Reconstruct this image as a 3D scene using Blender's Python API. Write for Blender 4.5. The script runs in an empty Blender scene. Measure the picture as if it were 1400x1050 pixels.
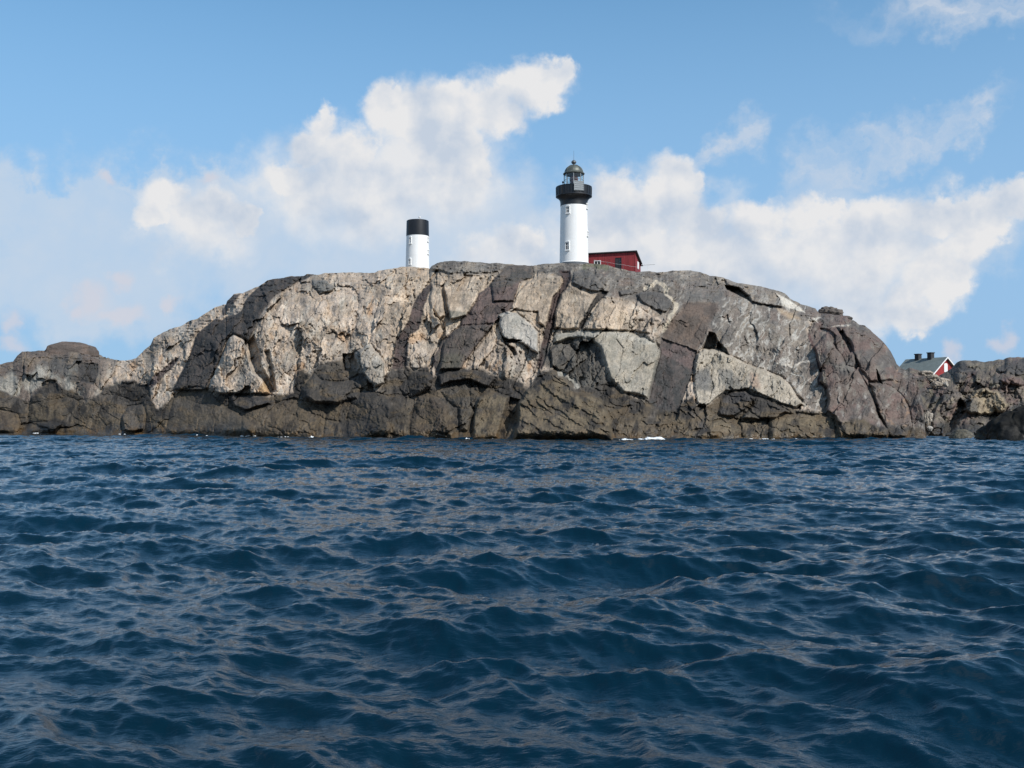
import bpy, bmesh, math, random
import numpy as np
from mathutils import Vector, Matrix

random.seed(7)
SC = bpy.context.scene
COL = SC.collection
R = math.radians

# ------------------------------------------------------------------ camera
F = 1361.0                    # focal length in photo pixels (photo 1400 x 1050)
CX, CY, HOR = 700.0, 525.0, 572.0
CAM_H = 2.0
PITCH = math.atan((HOR - CY) / F)
cp, sp = math.cos(PITCH), math.sin(PITCH)
cam = bpy.data.objects.new('camera', bpy.data.cameras.new('camera'))
COL.objects.link(cam)
cam.location = (0, 0, CAM_H)
cam.rotation_euler = (math.pi / 2 + PITCH, 0, 0)
cam.data.sensor_width = 36
cam.data.lens = 36 * F / 1400
cam.data.clip_start = 0.05
cam.data.clip_end = 60000
SC.camera = cam


def P(px, py, Y):
    """survey: a bearing measured on the photo and a distance give a point"""
    u = (px - CX) / F
    v = (CY - py) / F
    dy = cp - sp * v
    dz = sp + cp * v
    s = Y / dy
    return u * s, Y + 0 * u, CAM_H + dz * s


def PV(px, py, Y):
    return Vector([float(c) for c in P(px, py, Y)])


# ------------------------------------------------------------------ noise
rng = np.random.RandomState(11)
_perm = rng.permutation(4096)
_perm = np.concatenate([_perm, _perm])
_ga = rng.rand(4096) * 2 * math.pi
_gx, _gy = np.cos(_ga), np.sin(_ga)
_r = [rng.rand(4096) for _ in range(6)]


def _h(i, j, seed):
    return _perm[(_perm[(i + seed * 37) & 4095] + j) & 4095]


def perlin(x, y, seed=0):
    xi = np.floor(x).astype(np.int64); yi = np.floor(y).astype(np.int64)
    xf = x - xi; yf = y - yi
    u = xf * xf * xf * (xf * (xf * 6 - 15) + 10)
    v = yf * yf * yf * (yf * (yf * 6 - 15) + 10)

    def g(a, b):
        h = _h(xi + a, yi + b, seed)
        return _gx[h] * (xf - a) + _gy[h] * (yf - b)
    n0 = g(0, 0) * (1 - u) + g(1, 0) * u
    n1 = g(0, 1) * (1 - u) + g(1, 1) * u
    return 1.5 * (n0 * (1 - v) + n1 * v)


def fbm(x, y, octv=5, seed=0, gain=0.5, lac=2.03):
    t = 0; a = 1.0
    for o in range(octv):
        t = t + a * perlin(x, y, seed + o)
        x = x * lac + 13.7; y = y * lac + 7.1; a *= gain
    return t


def ridged(x, y, octv=4, seed=0):
    t = 0; a = 1.0
    for o in range(octv):
        t = t + a * (1 - 2 * np.abs(perlin(x, y, seed + o)))
        x = x * 2.1 + 3.3; y = y * 2.1 + 9.7; a *= 0.5
    return t


def vor(x, y, seed=0, jit=0.9):
    xi = np.floor(x).astype(np.int64); yi = np.floor(y).astype(np.int64)
    f1 = np.full(x.shape, 9.0); f2 = np.full(x.shape, 9.0)
    hid = np.zeros(x.shape, np.int64)
    dx = np.zeros(x.shape); dy = np.zeros(x.shape)
    for a in (-1, 0, 1):
        for b in (-1, 0, 1):
            h = _h(xi + a, yi + b, seed)
            ex = x - (xi + a + 0.5 + jit * (_r[0][h] - 0.5))
            ey = y - (yi + b + 0.5 + jit * (_r[1][h] - 0.5))
            d = np.sqrt(ex * ex + ey * ey)
            near = d < f1
            f2 = np.where(near, f1, np.minimum(f2, d))
            f1 = np.where(near, d, f1)
            hid = np.where(near, h, hid)
            dx = np.where(near, ex, dx); dy = np.where(near, ey, dy)
    return f1, f2, hid, dx, dy


def sstep(a, b, x):
    t = np.clip((x - a) / (b - a), 0, 1)
    return t * t * (3 - 2 * t)


def sdf(X, Y, pts):
    """signed distance to a polygon, positive inside"""
    n = len(pts)
    d = np.full(X.shape, 1e9); ins = np.zeros(X.shape, bool)
    for i in range(n):
        ax, ay = pts[i]; bx, by = pts[(i + 1) % n]
        ex, ey = bx - ax, by - ay
        wx, wy = X - ax, Y - ay
        t = np.clip((wx * ex + wy * ey) / (ex * ex + ey * ey + 1e-9), 0, 1)
        d = np.minimum(d, (wx - ex * t) ** 2 + (wy - ey * t) ** 2)
        c = ((ay <= Y) & (by > Y)) | ((by <= Y) & (ay > Y))
        if ey != 0:
            ins ^= c & (X < ax + (Y - ay) / ey * ex)
    d = np.sqrt(d)
    return np.where(ins, d, -d)


def pathdist(X, Y, pts):
    d = np.full(X.shape, 1e9)
    for (ax, ay), (bx, by) in zip(pts[:-1], pts[1:]):
        ex, ey = bx - ax, by - ay
        wx, wy = X - ax, Y - ay
        t = np.clip((wx * ex + wy * ey) / (ex * ex + ey * ey + 1e-9), 0, 1)
        d = np.minimum(d, (wx - ex * t) ** 2 + (wy - ey * t) ** 2)
    return np.sqrt(d)


def mixc(c, col, w):
    w = np.clip(w, 0, 1)[..., None]
    return c * (1 - w) + np.asarray(col) * w


# ------------------------------------------------------------------ objects
def tag(o, label=None, cat=None, group=None, kind=None):
    if label: o['label'] = label
    if cat: o['category'] = cat
    if group: o['group'] = group
    if kind: o['kind'] = kind
    return o


def empty(name, loc, rz=0.0):
    o = bpy.data.objects.new(name, None)
    COL.objects.link(o)
    o.location = loc
    o.rotation_euler = (0, 0, rz)
    return o


def grid_mesh(name, V, nr, nc, mat, colors=None, smooth=True, wrap=False):
    me = bpy.data.meshes.new(name)
    nv = nr * nc
    idx = np.arange(nv).reshape(nr, nc)
    if wrap:
        r0 = idx[:-1]; r1 = idx[1:]
        q = np.stack([r0, np.roll(r0, -1, 1), np.roll(r1, -1, 1), r1], -1).reshape(-1, 4)
    else:
        q = np.stack([idx[:-1, :-1], idx[:-1, 1:], idx[1:, 1:], idx[1:, :-1]], -1).reshape(-1, 4)
    nf = len(q)
    me.vertices.add(nv)
    me.vertices.foreach_set('co', V.reshape(-1).astype(np.float32))
    me.loops.add(nf * 4)
    me.loops.foreach_set('vertex_index', q.reshape(-1).astype(np.int32))
    me.polygons.add(nf)
    me.polygons.foreach_set('loop_start', (np.arange(nf) * 4).astype(np.int32))
    me.update(calc_edges=True)
    if smooth:
        me.polygons.foreach_set('use_smooth', np.ones(nf, bool))
    if colors is not None:
        ca = me.attributes.new('rock_colour', 'FLOAT_COLOR', 'POINT')
        c4 = np.ones((nv, 4), np.float32)
        c4[:, :3] = colors.reshape(-1, 3)
        ca.data.foreach_set('color', c4.reshape(-1))
    me.materials.append(mat)
    o = bpy.data.objects.new(name, me)
    COL.objects.link(o)
    return o


class MB:
    def __init__(self):
        self.bm = bmesh.new()

    def box(self, x0, x1, y0, y1, z0, z1):
        bm = self.bm
        v = [bm.verts.new(p) for p in ((x0, y0, z0), (x1, y0, z0), (x1, y1, z0), (x0, y1, z0),
                                       (x0, y0, z1), (x1, y0, z1), (x1, y1, z1), (x0, y1, z1))]
        for f in ((3, 2, 1, 0), (4, 5, 6, 7), (0, 1, 5, 4), (1, 2, 6, 5), (2, 3, 7, 6), (3, 0, 4, 7)):
            bm.faces.new([v[i] for i in f])
        return v

    def hexa(self, pts):
        bm = self.bm
        v = [bm.verts.new(p) for p in pts]
        for f in ((3, 2, 1, 0), (4, 5, 6, 7), (0, 1, 5, 4), (1, 2, 6, 5), (2, 3, 7, 6), (3, 0, 4, 7)):
            bm.faces.new([v[i] for i in f])
        return v

    def prism(self, poly, axis_vec):
        """poly: list of 3D points, extruded along axis_vec"""
        bm = self.bm
        a = [bm.verts.new(p) for p in poly]
        b = [bm.verts.new(Vector(p) + Vector(axis_vec)) for p in poly]
        n = len(poly)
        bm.faces.new(a[::-1]); bm.faces.new(b)
        for i in range(n):
            bm.faces.new([a[i], a[(i + 1) % n], b[(i + 1) % n], b[i]])

    def lathe(self, prof, seg=64, a0=0.0, cap=True):
        bm = self.bm
        rings = []
        for r, z in prof:
            if r < 1e-5:
                rings.append([bm.verts.new((0, 0, z))])
            else:
                rings.append([bm.verts.new((r * math.cos(a0 + 2 * math.pi * i / seg), r * math.sin(a0 + 2 * math.pi * i / seg), z)) for i in range(seg)])
        for A, B in zip(rings[:-1], rings[1:]):
            for i in range(seg):
                j = (i + 1) % seg
                if len(A) == 1:
                    bm.faces.new([A[0], B[j], B[i]])
                elif len(B) == 1:
                    bm.faces.new([A[i], A[j], B[0]])
                else:
                    bm.faces.new([A[i], A[j], B[j], B[i]])
        if cap:
            if len(rings[0]) > 1: bm.faces.new(rings[0][::-1])
            if len(rings[-1]) > 1: bm.faces.new(rings[-1])

    def tube(self, p, q, r, seg=8, r2=None):
        p = Vector(p); q = Vector(q)
        d = q - p
        m = d.to_track_quat('Z', 'Y').to_matrix()
        r2 = r if r2 is None else r2
        a = []; b = []
        for i in range(seg):
            t = 2 * math.pi * i / seg
            c = m @ Vector((math.cos(t), math.sin(t), 0))
            a.append(self.bm.verts.new(p + c * r)); b.append(self.bm.verts.new(q + c * r2))
        self.bm.faces.new(a[::-1]); self.bm.faces.new(b)
        for i in range(seg):
            self.bm.faces.new([a[i], a[(i + 1) % seg], b[(i + 1) % seg], b[i]])

    def build(self, name, mat, parent=None, smooth=False, angle=35, bevel=0.0, loc=None, rz=None):
        bm = self.bm
        bmesh.ops.recalc_face_normals(bm, faces=bm.faces)
        if bevel > 0:
            bmesh.ops.bevel(bm, geom=bm.edges[:], offset=bevel, segments=1, affect='EDGES', profile=0.5)
        me = bpy.data.meshes.new(name)
        bm.to_mesh(me); bm.free()
        if smooth:
            me.polygons.foreach_set('use_smooth', np.ones(len(me.polygons), bool))
            me.set_sharp_from_angle(angle=R(angle))
        me.materials.append(mat)
        o = bpy.data.objects.new(name, me)
        COL.objects.link(o)
        if parent: o.parent = parent
        if loc is not None: o.location = loc
        if rz is not None: o.rotation_euler = (0, 0, rz)
        return o


# ------------------------------------------------------------------ materials
class NT:
    def __init__(self, tree):
        self.t = tree

    def n(self, typ, **kw):
        nd = self.t.nodes.new(typ)
        for k, v in kw.items():
            if k.startswith('_'):
                continue
            setattr(nd, k, v)
        return nd

    def link(self, a, b):
        self.t.links.new(a, b)

    def val(self, sock, v):
        if hasattr(v, 'is_output') or isinstance(v, bpy.types.NodeSocket):
            self.link(v, sock)
        else:
            sock.default_value = v

    def math(self, op, a, b=0.0, c=0.0, clamp=False):
        nd = self.n('ShaderNodeMath', operation=op, use_clamp=clamp)
        self.val(nd.inputs[0], a); self.val(nd.inputs[1], b); self.val(nd.inputs[2], c)
        return nd.outputs[0]

    def vmath(self, op, a, b=(0, 0, 0), out=0):
        nd = self.n('ShaderNodeVectorMath', operation=op)
        self.val(nd.inputs[0], a); self.val(nd.inputs[1], b)
        return nd.outputs[out]

    def mix(self, fac, a, b, typ='RGBA', blend='MIX'):
        nd = self.n('ShaderNodeMix', data_type=typ, blend_type=blend)
        if typ == 'RGBA':
            self.val(nd.inputs[0], fac); self.val(nd.inputs[6], a); self.val(nd.inputs[7], b)
            return nd.outputs[2]
        self.val(nd.inputs[0], fac); self.val(nd.inputs[2], a); self.val(nd.inputs[3], b)
        return nd.outputs[0]

    def noise(self, vec, scale, detail=4.0, rough=0.55, dist=0.0, color=False):
        nd = self.n('ShaderNodeTexNoise')
        if vec is not None: self.link(vec, nd.inputs['Vector'])
        nd.inputs['Scale'].default_value = scale
        nd.inputs['Detail'].default_value = detail
        nd.inputs['Roughness'].default_value = rough
        nd.inputs['Distortion'].default_value = dist
        return nd.outputs['Color' if color else 'Fac']

    def rng(self, v, a, b, c=0.0, d=1.0, smooth=False):
        nd = self.n('ShaderNodeMapRange')
        nd.interpolation_type = 'SMOOTHSTEP' if smooth else 'LINEAR'
        self.val(nd.inputs[0], v)
        for i, x in enumerate((a, b, c, d)):
            self.val(nd.inputs[1 + i], x)
        return nd.outputs[0]


def new_mat(name):
    m = bpy.data.materials.new(name)
    m.use_nodes = True
    t = m.node_tree
    t.nodes.clear()
    k = NT(t)
    out = k.n('ShaderNodeOutputMaterial')
    b = k.n('ShaderNodeBsdfPrincipled')
    k.link(b.outputs[0], out.inputs[0])
    return m, k, b


def rgba(c):
    return (c[0], c[1], c[2], 1.0)


def paint(name, col, rough=0.5, var=0.12, scale=1.5, metal=0.0, streak=0.0, dirt=(0.2, 0.17, 0.13)):
    m, k, b = new_mat(name)
    g = k.n('ShaderNodeNewGeometry')
    n1 = k.noise(g.outputs['Position'], scale, 5)
    c = k.mix(k.rng(n1, 0.3, 0.7), rgba([x * (1 - var) for x in col]), rgba([min(1, x * (1 + var)) for x in col]))
    if streak > 0:
        st = k.vmath('MULTIPLY', g.outputs['Position'], (3.5, 3.5, 0.22))
        n2 = k.noise(st, 1.0, 5, 0.6)
        c = k.mix(k.rng(n2, 0.52, 0.8, 0, streak), c, rgba(dirt))
    k.link(c, b.inputs['Base Color'])
    b.inputs['Roughness'].default_value = rough
    b.inputs['Metallic'].default_value = metal
    return m


def rock_material():
    m, k, b = new_mat('weathered_rock')
    at = k.n('ShaderNodeAttribute', attribute_name='rock_colour')
    g = k.n('ShaderNodeNewGeometry')
    pos = g.outputs['Position']
    n1 = k.noise(pos, 1.3, 6, 0.62)
    n2 = k.noise(pos, 5.5, 5, 0.65)
    n3 = k.noise(k.vmath('MULTIPLY', pos, (1.0, 1.0, 0.45)), 0.45, 5, 0.6)
    f = k.math('MULTIPLY', k.rng(n1, 0.25, 0.75, 0.72, 1.28), k.rng(n2, 0.25, 0.75, 0.66, 1.34))
    c = k.vmath('SCALE', at.outputs['Color'])
    nd = c.node
    k.link(f, nd.inputs['Scale'])
    cd = k.vmath('MULTIPLY', c, (0.52, 0.55, 0.54))
    lich = k.mix(k.rng(n3, 0.48, 0.75, 0, 0.6), c, cd)
    k.link(lich, b.inputs['Base Color'])
    b.inputs['Specular IOR Level'].default_value = 0.25
    z = k.n('ShaderNodeSeparateXYZ')
    k.link(pos, z.inputs[0])
    k.link(k.rng(z.outputs[2], 0.3, 1.8, 0.42, 0.88), b.inputs['Roughness'])
    bp = k.n('ShaderNodeBump')
    bp.inputs['Strength'].default_value = 0.8
    bp.inputs['Distance'].default_value = 0.045
    hsum = k.math('ADD', k.noise(pos, 3.2, 7, 0.68), k.math('MULTIPLY', n2, 0.4))
    k.link(hsum, bp.inputs['Height'])
    k.link(bp.outputs[0], b.inputs['Normal'])
    return m


M_ROCK = rock_material()
M_WHITE = paint('white_paint', (0.80, 0.80, 0.78), 0.55, 0.03, 0.8, streak=0.12)
M_BLACK = paint('black_paint', (0.0085, 0.0095, 0.013), 0.45, 0.25, 1.2, streak=0.1, dirt=(0.03, 0.025, 0.025))
M_WALLTRIM = paint('white_trim', (0.78, 0.78, 0.76), 0.5, 0.04)
M_DOME = paint('weathered_copper', (0.105, 0.115, 0.10), 0.5, 0.3, 2.5, 0.35, streak=0.4, dirt=(0.16, 0.15, 0.12))
M_IRON = paint('grey_iron', (0.10, 0.11, 0.12), 0.45, 0.2, 3.0)
M_PANEL = paint('grey_panel', (0.27, 0.29, 0.30), 0.4, 0.1, 3.0)
M_REDLAMP = paint('red_brass', (0.16, 0.045, 0.045), 0.4, 0.2, 3.0)
M_DARKPANE = paint('dark_pane', (0.012, 0.014, 0.018), 0.08, 0.1)
M_CONCRETE = paint('concrete', (0.22, 0.21, 0.19), 0.8, 0.2, 2.0)


def glass_mat():
    m, k, b = new_mat('window_glass')
    b.inputs['Base Color'].default_value = (0.9, 0.95, 0.95, 1)
    b.inputs['Roughness'].default_value = 0.02
    b.inputs['IOR'].default_value = 1.45
    b.inputs['Transmission Weight'].default_value = 1.0
    g = k.n('ShaderNodeNewGeometry')
    n = k.noise(g.outputs['Position'], 3.0, 2)
    k.link(k.rng(n, 0.3, 0.7, 0.0, 0.05), b.inputs['Roughness'])
    return m


M_GLASS = glass_mat()


def board_mat(name, col, step=0.16, axis='X', rough=0.75):
    """painted vertical boards"""
    m, k, b = new_mat(name)
    tc = k.n('ShaderNodeTexCoord')
    s = k.n('ShaderNodeSeparateXYZ')
    k.link(tc.outputs['Object'], s.inputs[0])
    xy = k.math('ADD', s.outputs[0], k.math('MULTIPLY', s.outputs[1], 1.0))
    q = k.math('DIVIDE', xy, step)
    fr = k.math('FRACT', q)
    fl = k.math('FLOOR', q)
    wn = k.n('ShaderNodeTexWhiteNoise', noise_dimensions='1D')
    k.link(fl, wn.inputs['W'])
    n1 = k.noise(k.vmath('MULTIPLY', tc.outputs['Object'], (6, 6, 0.8)), 1.0, 5)
    f = k.math('MULTIPLY', k.rng(wn.outputs[0], 0, 1, 0.82, 1.15), k.rng(n1, 0.3, 0.7, 0.8, 1.2))
    c = k.vmath('SCALE', rgba(col)[:3])
    k.link(f, c.node.inputs['Scale'])
    k.link(c, b.inputs['Base Color'])
    bp = k.n('ShaderNodeBump')
    bp.inputs['Strength'].default_value = 1.0
    bp.inputs['Distance'].default_value = 0.03
    gap = k.math('MULTIPLY', k.rng(fr, 0.0, 0.12), k.rng(fr, 1.0, 0.88))
    k.link(gap, bp.inputs['Height'])
    k.link(bp.outputs[0], b.inputs['Normal'])
    b.inputs['Roughness'].default_value = rough
    return m


M_RED = board_mat('falu_red_boards', (0.24, 0.022, 0.027))
M_RED2 = board_mat('bright_red_boards', (0.28, 0.026, 0.026))
M_FELT = paint('roofing_felt', (0.035, 0.035, 0.038), 0.7, 0.25, 2.0)
M_TILE = paint('grey_green_roof', (0.16, 0.185, 0.172), 0.75, 0.15, 1.2, streak=0.3, dirt=(0.08, 0.09, 0.08))
M_DOORDARK = paint('dark_door', (0.02, 0.02, 0.024), 0.6, 0.2)
M_CHIM = paint('sooty_brick', (0.028, 0.030, 0.034), 0.8, 0.3, 5.0)
M_WIRE = paint('galvanised_wire', (0.45, 0.45, 0.45), 0.4, 0.1)


# ------------------------------------------------------------------ island surface
def itp(tab, x):
    a = np.array(tab, float)
    return np.interp(x, a[:, 0], a[:, 1])


CREST = [(-140, 520), (-60, 507), (0, 498), (10, 495.5), (18, 494), (24, 486), (30, 481), (40, 480.5), (52, 479.5), (65, 480), (100, 481), (125, 486), (133, 491),
         (147, 492.5), (151, 495), (154, 493), (158, 491.5), (162, 493), (172, 493), (186, 490), (194, 482), (206, 471), (210, 462), (222, 455), (232, 450),
         (247, 446), (262, 437.5), (270, 436), (280, 429), (295, 419.5), (306, 416), (309, 416), (310.5, 411), (316, 406), (320, 401.5), (332, 401),
         (340, 397), (352, 392), (358, 389), (365, 384), (372, 381.5), (388, 380), (395, 378), (415, 377), (420, 374.8), (428, 375), (433, 376), (445, 373.5),
         (465, 372.5), (480, 372), (500, 373.5), (512, 373), (516, 371), (528, 368), (540, 366.5), (552, 364.5), (565, 365), (586, 366.5), (587, 367.5),
         (590, 363.5), (598, 359), (616, 356.7), (639, 357.4), (663, 359.4), (683, 360), (710, 362.4), (728, 363.6), (747, 360.4), (765, 359.8), (804, 360.5), (818, 361),
         (827, 362), (838, 365), (856, 369), (870, 372), (878, 371.5), (885, 370.5), (897, 372), (908, 372), (915, 370.5), (930, 369.5), (944, 369.5), (957, 372),
         (970, 377), (979, 377.5), (990, 380), (1000, 384), (1008, 386.5), (1024, 389), (1040, 392), (1050, 394.5), (1065, 398), (1073, 401), (1080, 408),
         (1095, 416), (1105, 418), (1115, 421.5), (1120, 428), (1148, 431), (1158, 433), (1160, 437), (1168, 438.5), (1175, 444), (1182, 445), (1190, 451), (1200, 461),
         (1210, 470), (1218, 481), (1223, 491), (1226, 498), (1232, 503), (1240, 507), (1250, 512), (1256, 528), (1261, 548), (1263.5, 570), (1265, 588), (1267, 603)]
SHORE = [(-140, 590), (0, 592), (100, 592.7), (250, 595), (350, 597), (500, 599), (650, 600.3), (830, 601.3), (1000, 600.3), (1160, 600.2), (1267, 599.5), (1400, 602)]
SPAN = [(-140, 12), (0, 16), (150, 18), (300, 26), (450, 34), (600, 37), (780, 38), (900, 37), (1050, 34), (1150, 27), (1220, 20), (1250, 13), (1267, 4)]
GT = [(0, 0), (0.12, 0.11), (0.3, 0.25), (0.5, 0.37), (0.72, 0.50), (0.85, 0.64), (0.93, 0.78), (1.0, 1.0)]
DARK = [(-140, 530), (-60, 532), (0, 537), (20, 540), (40, 545), (54, 530), (62, 521), (76, 520), (84, 533), (95, 530), (106, 536), (116, 550), (130, 545), (143, 530), (165, 524),
        (183, 520), (200, 524), (207, 545), (216, 560), (228, 553), (240, 531), (255, 529), (272, 527), (285, 532), (298, 538), (320, 538), (360, 537), (402, 538),
        (403, 512), (412, 506), (425, 507), (431, 502), (440, 494), (450, 491), (460, 488), (468, 490), (472, 503), (490, 506), (499, 511), (503, 520), (497, 531),
        (513, 530), (527, 525), (529, 511), (537, 503), (560, 503), (585, 506), (592, 513), (600, 508), (612, 505), (645, 503), (655, 503), (665, 508), (680, 514),
        (700, 517), (712, 521), (717, 529), (723, 530), (728, 524), (735, 510), (745, 507), (755, 505), (764, 508), (777, 517), (790, 531), (815, 530), (826, 522), (836, 522), (848, 534), (870, 546),
        (885, 548), (900, 562), (924, 562), (940, 546), (946, 541), (953, 555), (962, 557), (975, 550), (984, 541), (992, 535), (1003, 533), (1020, 534), (1035, 538),
        (1050, 544), (1065, 550), (1080, 557), (1095, 560), (1108, 561), (1130, 565), (1142, 569), (1152, 577), (1165, 574), (1180, 572), (1200, 583), (1215, 581),
        (1240, 583), (1267, 588), (1400, 590)]

D1 = [(428, 374), (415, 376), (395, 378), (372, 381), (360, 389), (350, 395), (341, 404), (334, 414), (330, 423), (322, 430), (312, 432), (303, 437), (295, 434), (288, 440),
      (280, 448), (270, 456), (265, 468), (262, 480), (257, 490), (251, 505), (242, 520), (236, 534), (283, 534), (290, 515), (297, 500), (303, 485), (310, 466), (318, 457), (330, 462), (340, 468),
      (346, 455), (352, 440), (357, 430), (365, 420), (370, 410), (378, 403), (385, 399), (400, 390), (420, 380), (429, 376)]
D1B = [(309, 417), (311, 410), (318, 403), (330, 401), (322, 412), (314, 420), (306, 433), (304, 425)]
D2 = [(585, 389), (570, 405), (564, 419), (559, 438), (550, 453), (543, 462), (540, 476), (539, 489), (535, 505), (556, 505), (557, 476), (560, 457), (573, 450), (577, 432), (580, 418), (585, 406), (592, 389)]
D3 = [(692, 367), (676, 380), (668, 392), (654, 401), (649, 415), (640, 427), (630, 438), (629, 447), (616, 455), (604, 467), (597, 482), (591, 492), (596, 510), (630, 505), (639, 489), (654, 470),
      (660, 463), (672, 449), (675, 442), (697, 424), (702, 415), (711, 386), (727, 380), (728, 364), (705, 362)]
D4 = [(766, 371), (773, 382), (766.5, 398), (757.6, 406), (752.4, 428), (747, 450), (742, 471), (739, 483), (736, 499), (741, 503), (745, 494), (750, 469), (755, 447), (759.5, 422), (765, 402), (774, 395), (780, 383), (778, 371)]
D4B = [(815, 404), (806, 420), (794, 443), (791.5, 450), (795.5, 450), (802.6, 436), (810, 422), (820.6, 409), (832, 399), (820, 397)]
D5U = [(934, 413), (983, 414), (977, 432), (968, 449), (965, 462), (953, 479), (904, 462), (906, 456), (916, 440), (930, 425)]
D5L = [(904, 462), (902, 480), (895, 500), (888, 535), (880, 553), (885, 578), (925, 576), (927, 568), (937, 535), (947, 510), (951, 490), (953, 479)]
D5T = [(940, 384), (990, 388), (985, 414), (934, 413)]
DL = [(198, 528), (215, 510), (235, 493), (246, 488), (243, 494), (222, 516), (205, 533)]
DL2 = [(107, 495), (134, 496), (134, 512), (128, 526), (106, 520)]
T1 = [(314, 461), (320, 457), (335, 466), (341, 490), (347, 510), (357, 518), (363, 525), (370, 539), (300, 539), (285, 531), (291, 512), (303, 485)]
GULLY = [(338, 468), (348, 458), (354, 480), (358, 500), (366, 515), (376, 536), (369, 537), (358, 518), (349, 511), (342, 490)]
GULLY2 = [(362, 480), (368, 478), (372, 500), (378, 534), (372, 534), (366, 510)]
B0 = [(591, 390), (602, 395), (606, 415), (608.5, 432), (600, 437), (586, 411)]
B1 = [(608, 396), (653, 401), (649, 413), (637, 432), (615, 437), (611, 418)]
CR1 = [(602, 390), (607, 388), (610, 415), (612, 420), (615, 438), (609.5, 434), (605, 412)]
B2 = [(681, 430), (695, 425.5), (708, 429), (722, 440), (735, 454), (736, 484), (715, 470), (700, 465), (688, 463), (683, 449)]
CR2 = [(683, 455), (690, 462), (713, 465), (706, 468), (690, 468)]
CR3 = [(688, 466), (703, 476), (707, 484), (703, 486), (696, 478)]
B3 = [(720, 387), (733, 377), (767, 377), (770, 387), (764, 398), (757, 406), (751, 428), (746, 449), (735, 440), (735, 427), (710, 424), (698, 421), (705, 404)]
B4 = [(781, 391), (795, 397), (817, 404), (811.6, 415), (793.6, 443.6), (791, 450), (756, 450), (760, 422), (767, 401), (776, 396)]
B5 = [(823, 407.6), (838, 410), (864, 414), (890, 431), (890, 456), (851, 452), (796, 451), (803, 437), (813, 422)]
BB = [(757, 459), (770, 454), (800, 452), (840, 452), (862, 454), (882, 461), (897, 470), (903, 480), (898, 500), (892, 522), (887, 546), (870, 540), (852, 537), (834, 520), (827, 498), (820, 476), (808, 464), (790, 462), (775, 465), (756, 471)]
SHADE_FACE = [(741, 478), (752, 469), (775, 464), (790, 461), (808, 463), (821, 476), (826, 497), (834, 520), (852, 537), (885, 548), (875, 566), (850, 588), (840, 584), (828, 558), (819, 543), (790, 536), (764, 509), (752, 504), (744, 500)]
PILLAR = [(752, 478), (764, 470), (778, 472), (788, 480), (788, 500), (776, 512), (764, 506), (754, 500)]
BP = [(952, 484), (962, 477), (978, 477), (996, 485), (1021, 497), (1050, 508), (1067, 514), (1080, 526), (1091, 543), (1099, 553), (1089, 558), (1067, 552), (1050, 544), (1036, 538), (1023, 533), (992, 535), (984, 542), (962, 557), (952, 551), (948, 526), (949, 505)]
HOLE = [(970, 454), (977, 456), (980, 463), (980, 470), (978, 477), (960, 478), (964, 467)]
HOLE2 = [(981, 466), (988, 472), (993, 477), (996, 485), (986, 480), (980, 476)]
OVER = [(991, 389), (1009, 393), (1024, 405), (1027, 412), (1009, 404), (993, 396)]
OVERUP = [(990, 380), (1000, 384), (1024, 389), (1058, 396), (1075, 404), (1070, 420), (1040, 416), (1027, 412), (1024, 405), (1009, 393), (994, 390)]
HUMP = [(587, 369), (590, 363), (598, 358), (616, 355), (640, 355), (663, 357), (690, 360), (688, 369), (668, 374), (640, 373), (612, 375), (598, 371)]
GNEISS = [(590, 350), (587, 368), (612, 376), (668, 375), (692, 369), (720, 372), (766, 377), (782, 391), (818, 402), (840, 408), (868, 413), (884, 420), (905, 437), (925, 430), (905, 458), (900, 480),
          (950, 480), (962, 476), (978, 476), (996, 484), (1050, 507), (1067, 513), (1080, 525), (1099, 553), (1128, 566), (1131, 547), (1129, 530), (1120, 522), (1121, 507), (1116, 490), (1113, 476), (1106, 458), (1100, 440), (1130, 430), (1130, 340)]
PURPLE = [(1106, 458), (1113, 476), (1116, 490), (1121, 507), (1120, 522), (1129, 530), (1131, 547), (1128, 566), (1140, 572), (1290, 610), (1290, 430), (1130, 425), (1112, 440)]
P1 = [(1112, 474), (1130, 455), (1157, 499), (1173, 505), (1184, 526), (1195, 547), (1202, 570), (1213, 586), (1219, 606), (1150, 606), (1141, 570), (1129, 562), (1132, 547), (1130, 530), (1121, 521), (1122, 507)]
P2 = [(1188, 523), (1205, 524), (1223, 531), (1236, 544), (1243, 557), (1246, 582), (1238, 604), (1218, 606), (1210, 583), (1202, 568), (1196, 547)]
P0 = [(1142, 447), (1166, 440), (1190, 452), (1212, 474), (1224, 495), (1222, 520), (1206, 522), (1190, 522), (1175, 504), (1166, 480), (1161, 466)]
PS = [(1146, 455), (1152, 450), (1158, 462), (1166, 480), (1162, 483), (1155, 468)]
PS2 = [(1198, 505), (1203, 515), (1207, 526), (1200, 520)]
PS3 = [(1120, 448), (1132, 450), (1143, 458), (1144, 478), (1139, 470), (1136, 459), (1122, 454)]
SEAM = [(1106, 456), (1113, 476), (1116, 490), (1122, 507), (1120, 523), (1130, 531)]
R1 = [(566, 556), (572, 542), (584, 537), (600, 544), (612, 552), (616, 574), (622, 590), (624, 604), (560, 604), (560, 580)]
R2 = [(600, 535), (615, 526), (640, 523), (655, 540), (662, 545), (650, 560), (640, 590), (628, 590), (626, 560), (612, 548)]
R3 = [(656, 540), (670, 533), (696, 542), (692, 560), (687, 575), (681, 600), (645, 602), (646, 570), (650, 552)]
R4 = [(708, 552), (720, 533), (728, 530), (742, 514), (754, 506), (764, 509), (778, 522), (790, 535), (819, 542), (827, 557), (836, 578), (839, 604), (700, 606), (706, 580)]
RG = [(697, 543), (711, 546), (707, 560), (702, 580), (690, 601), (682, 601), (688, 578), (693, 560)]
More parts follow.
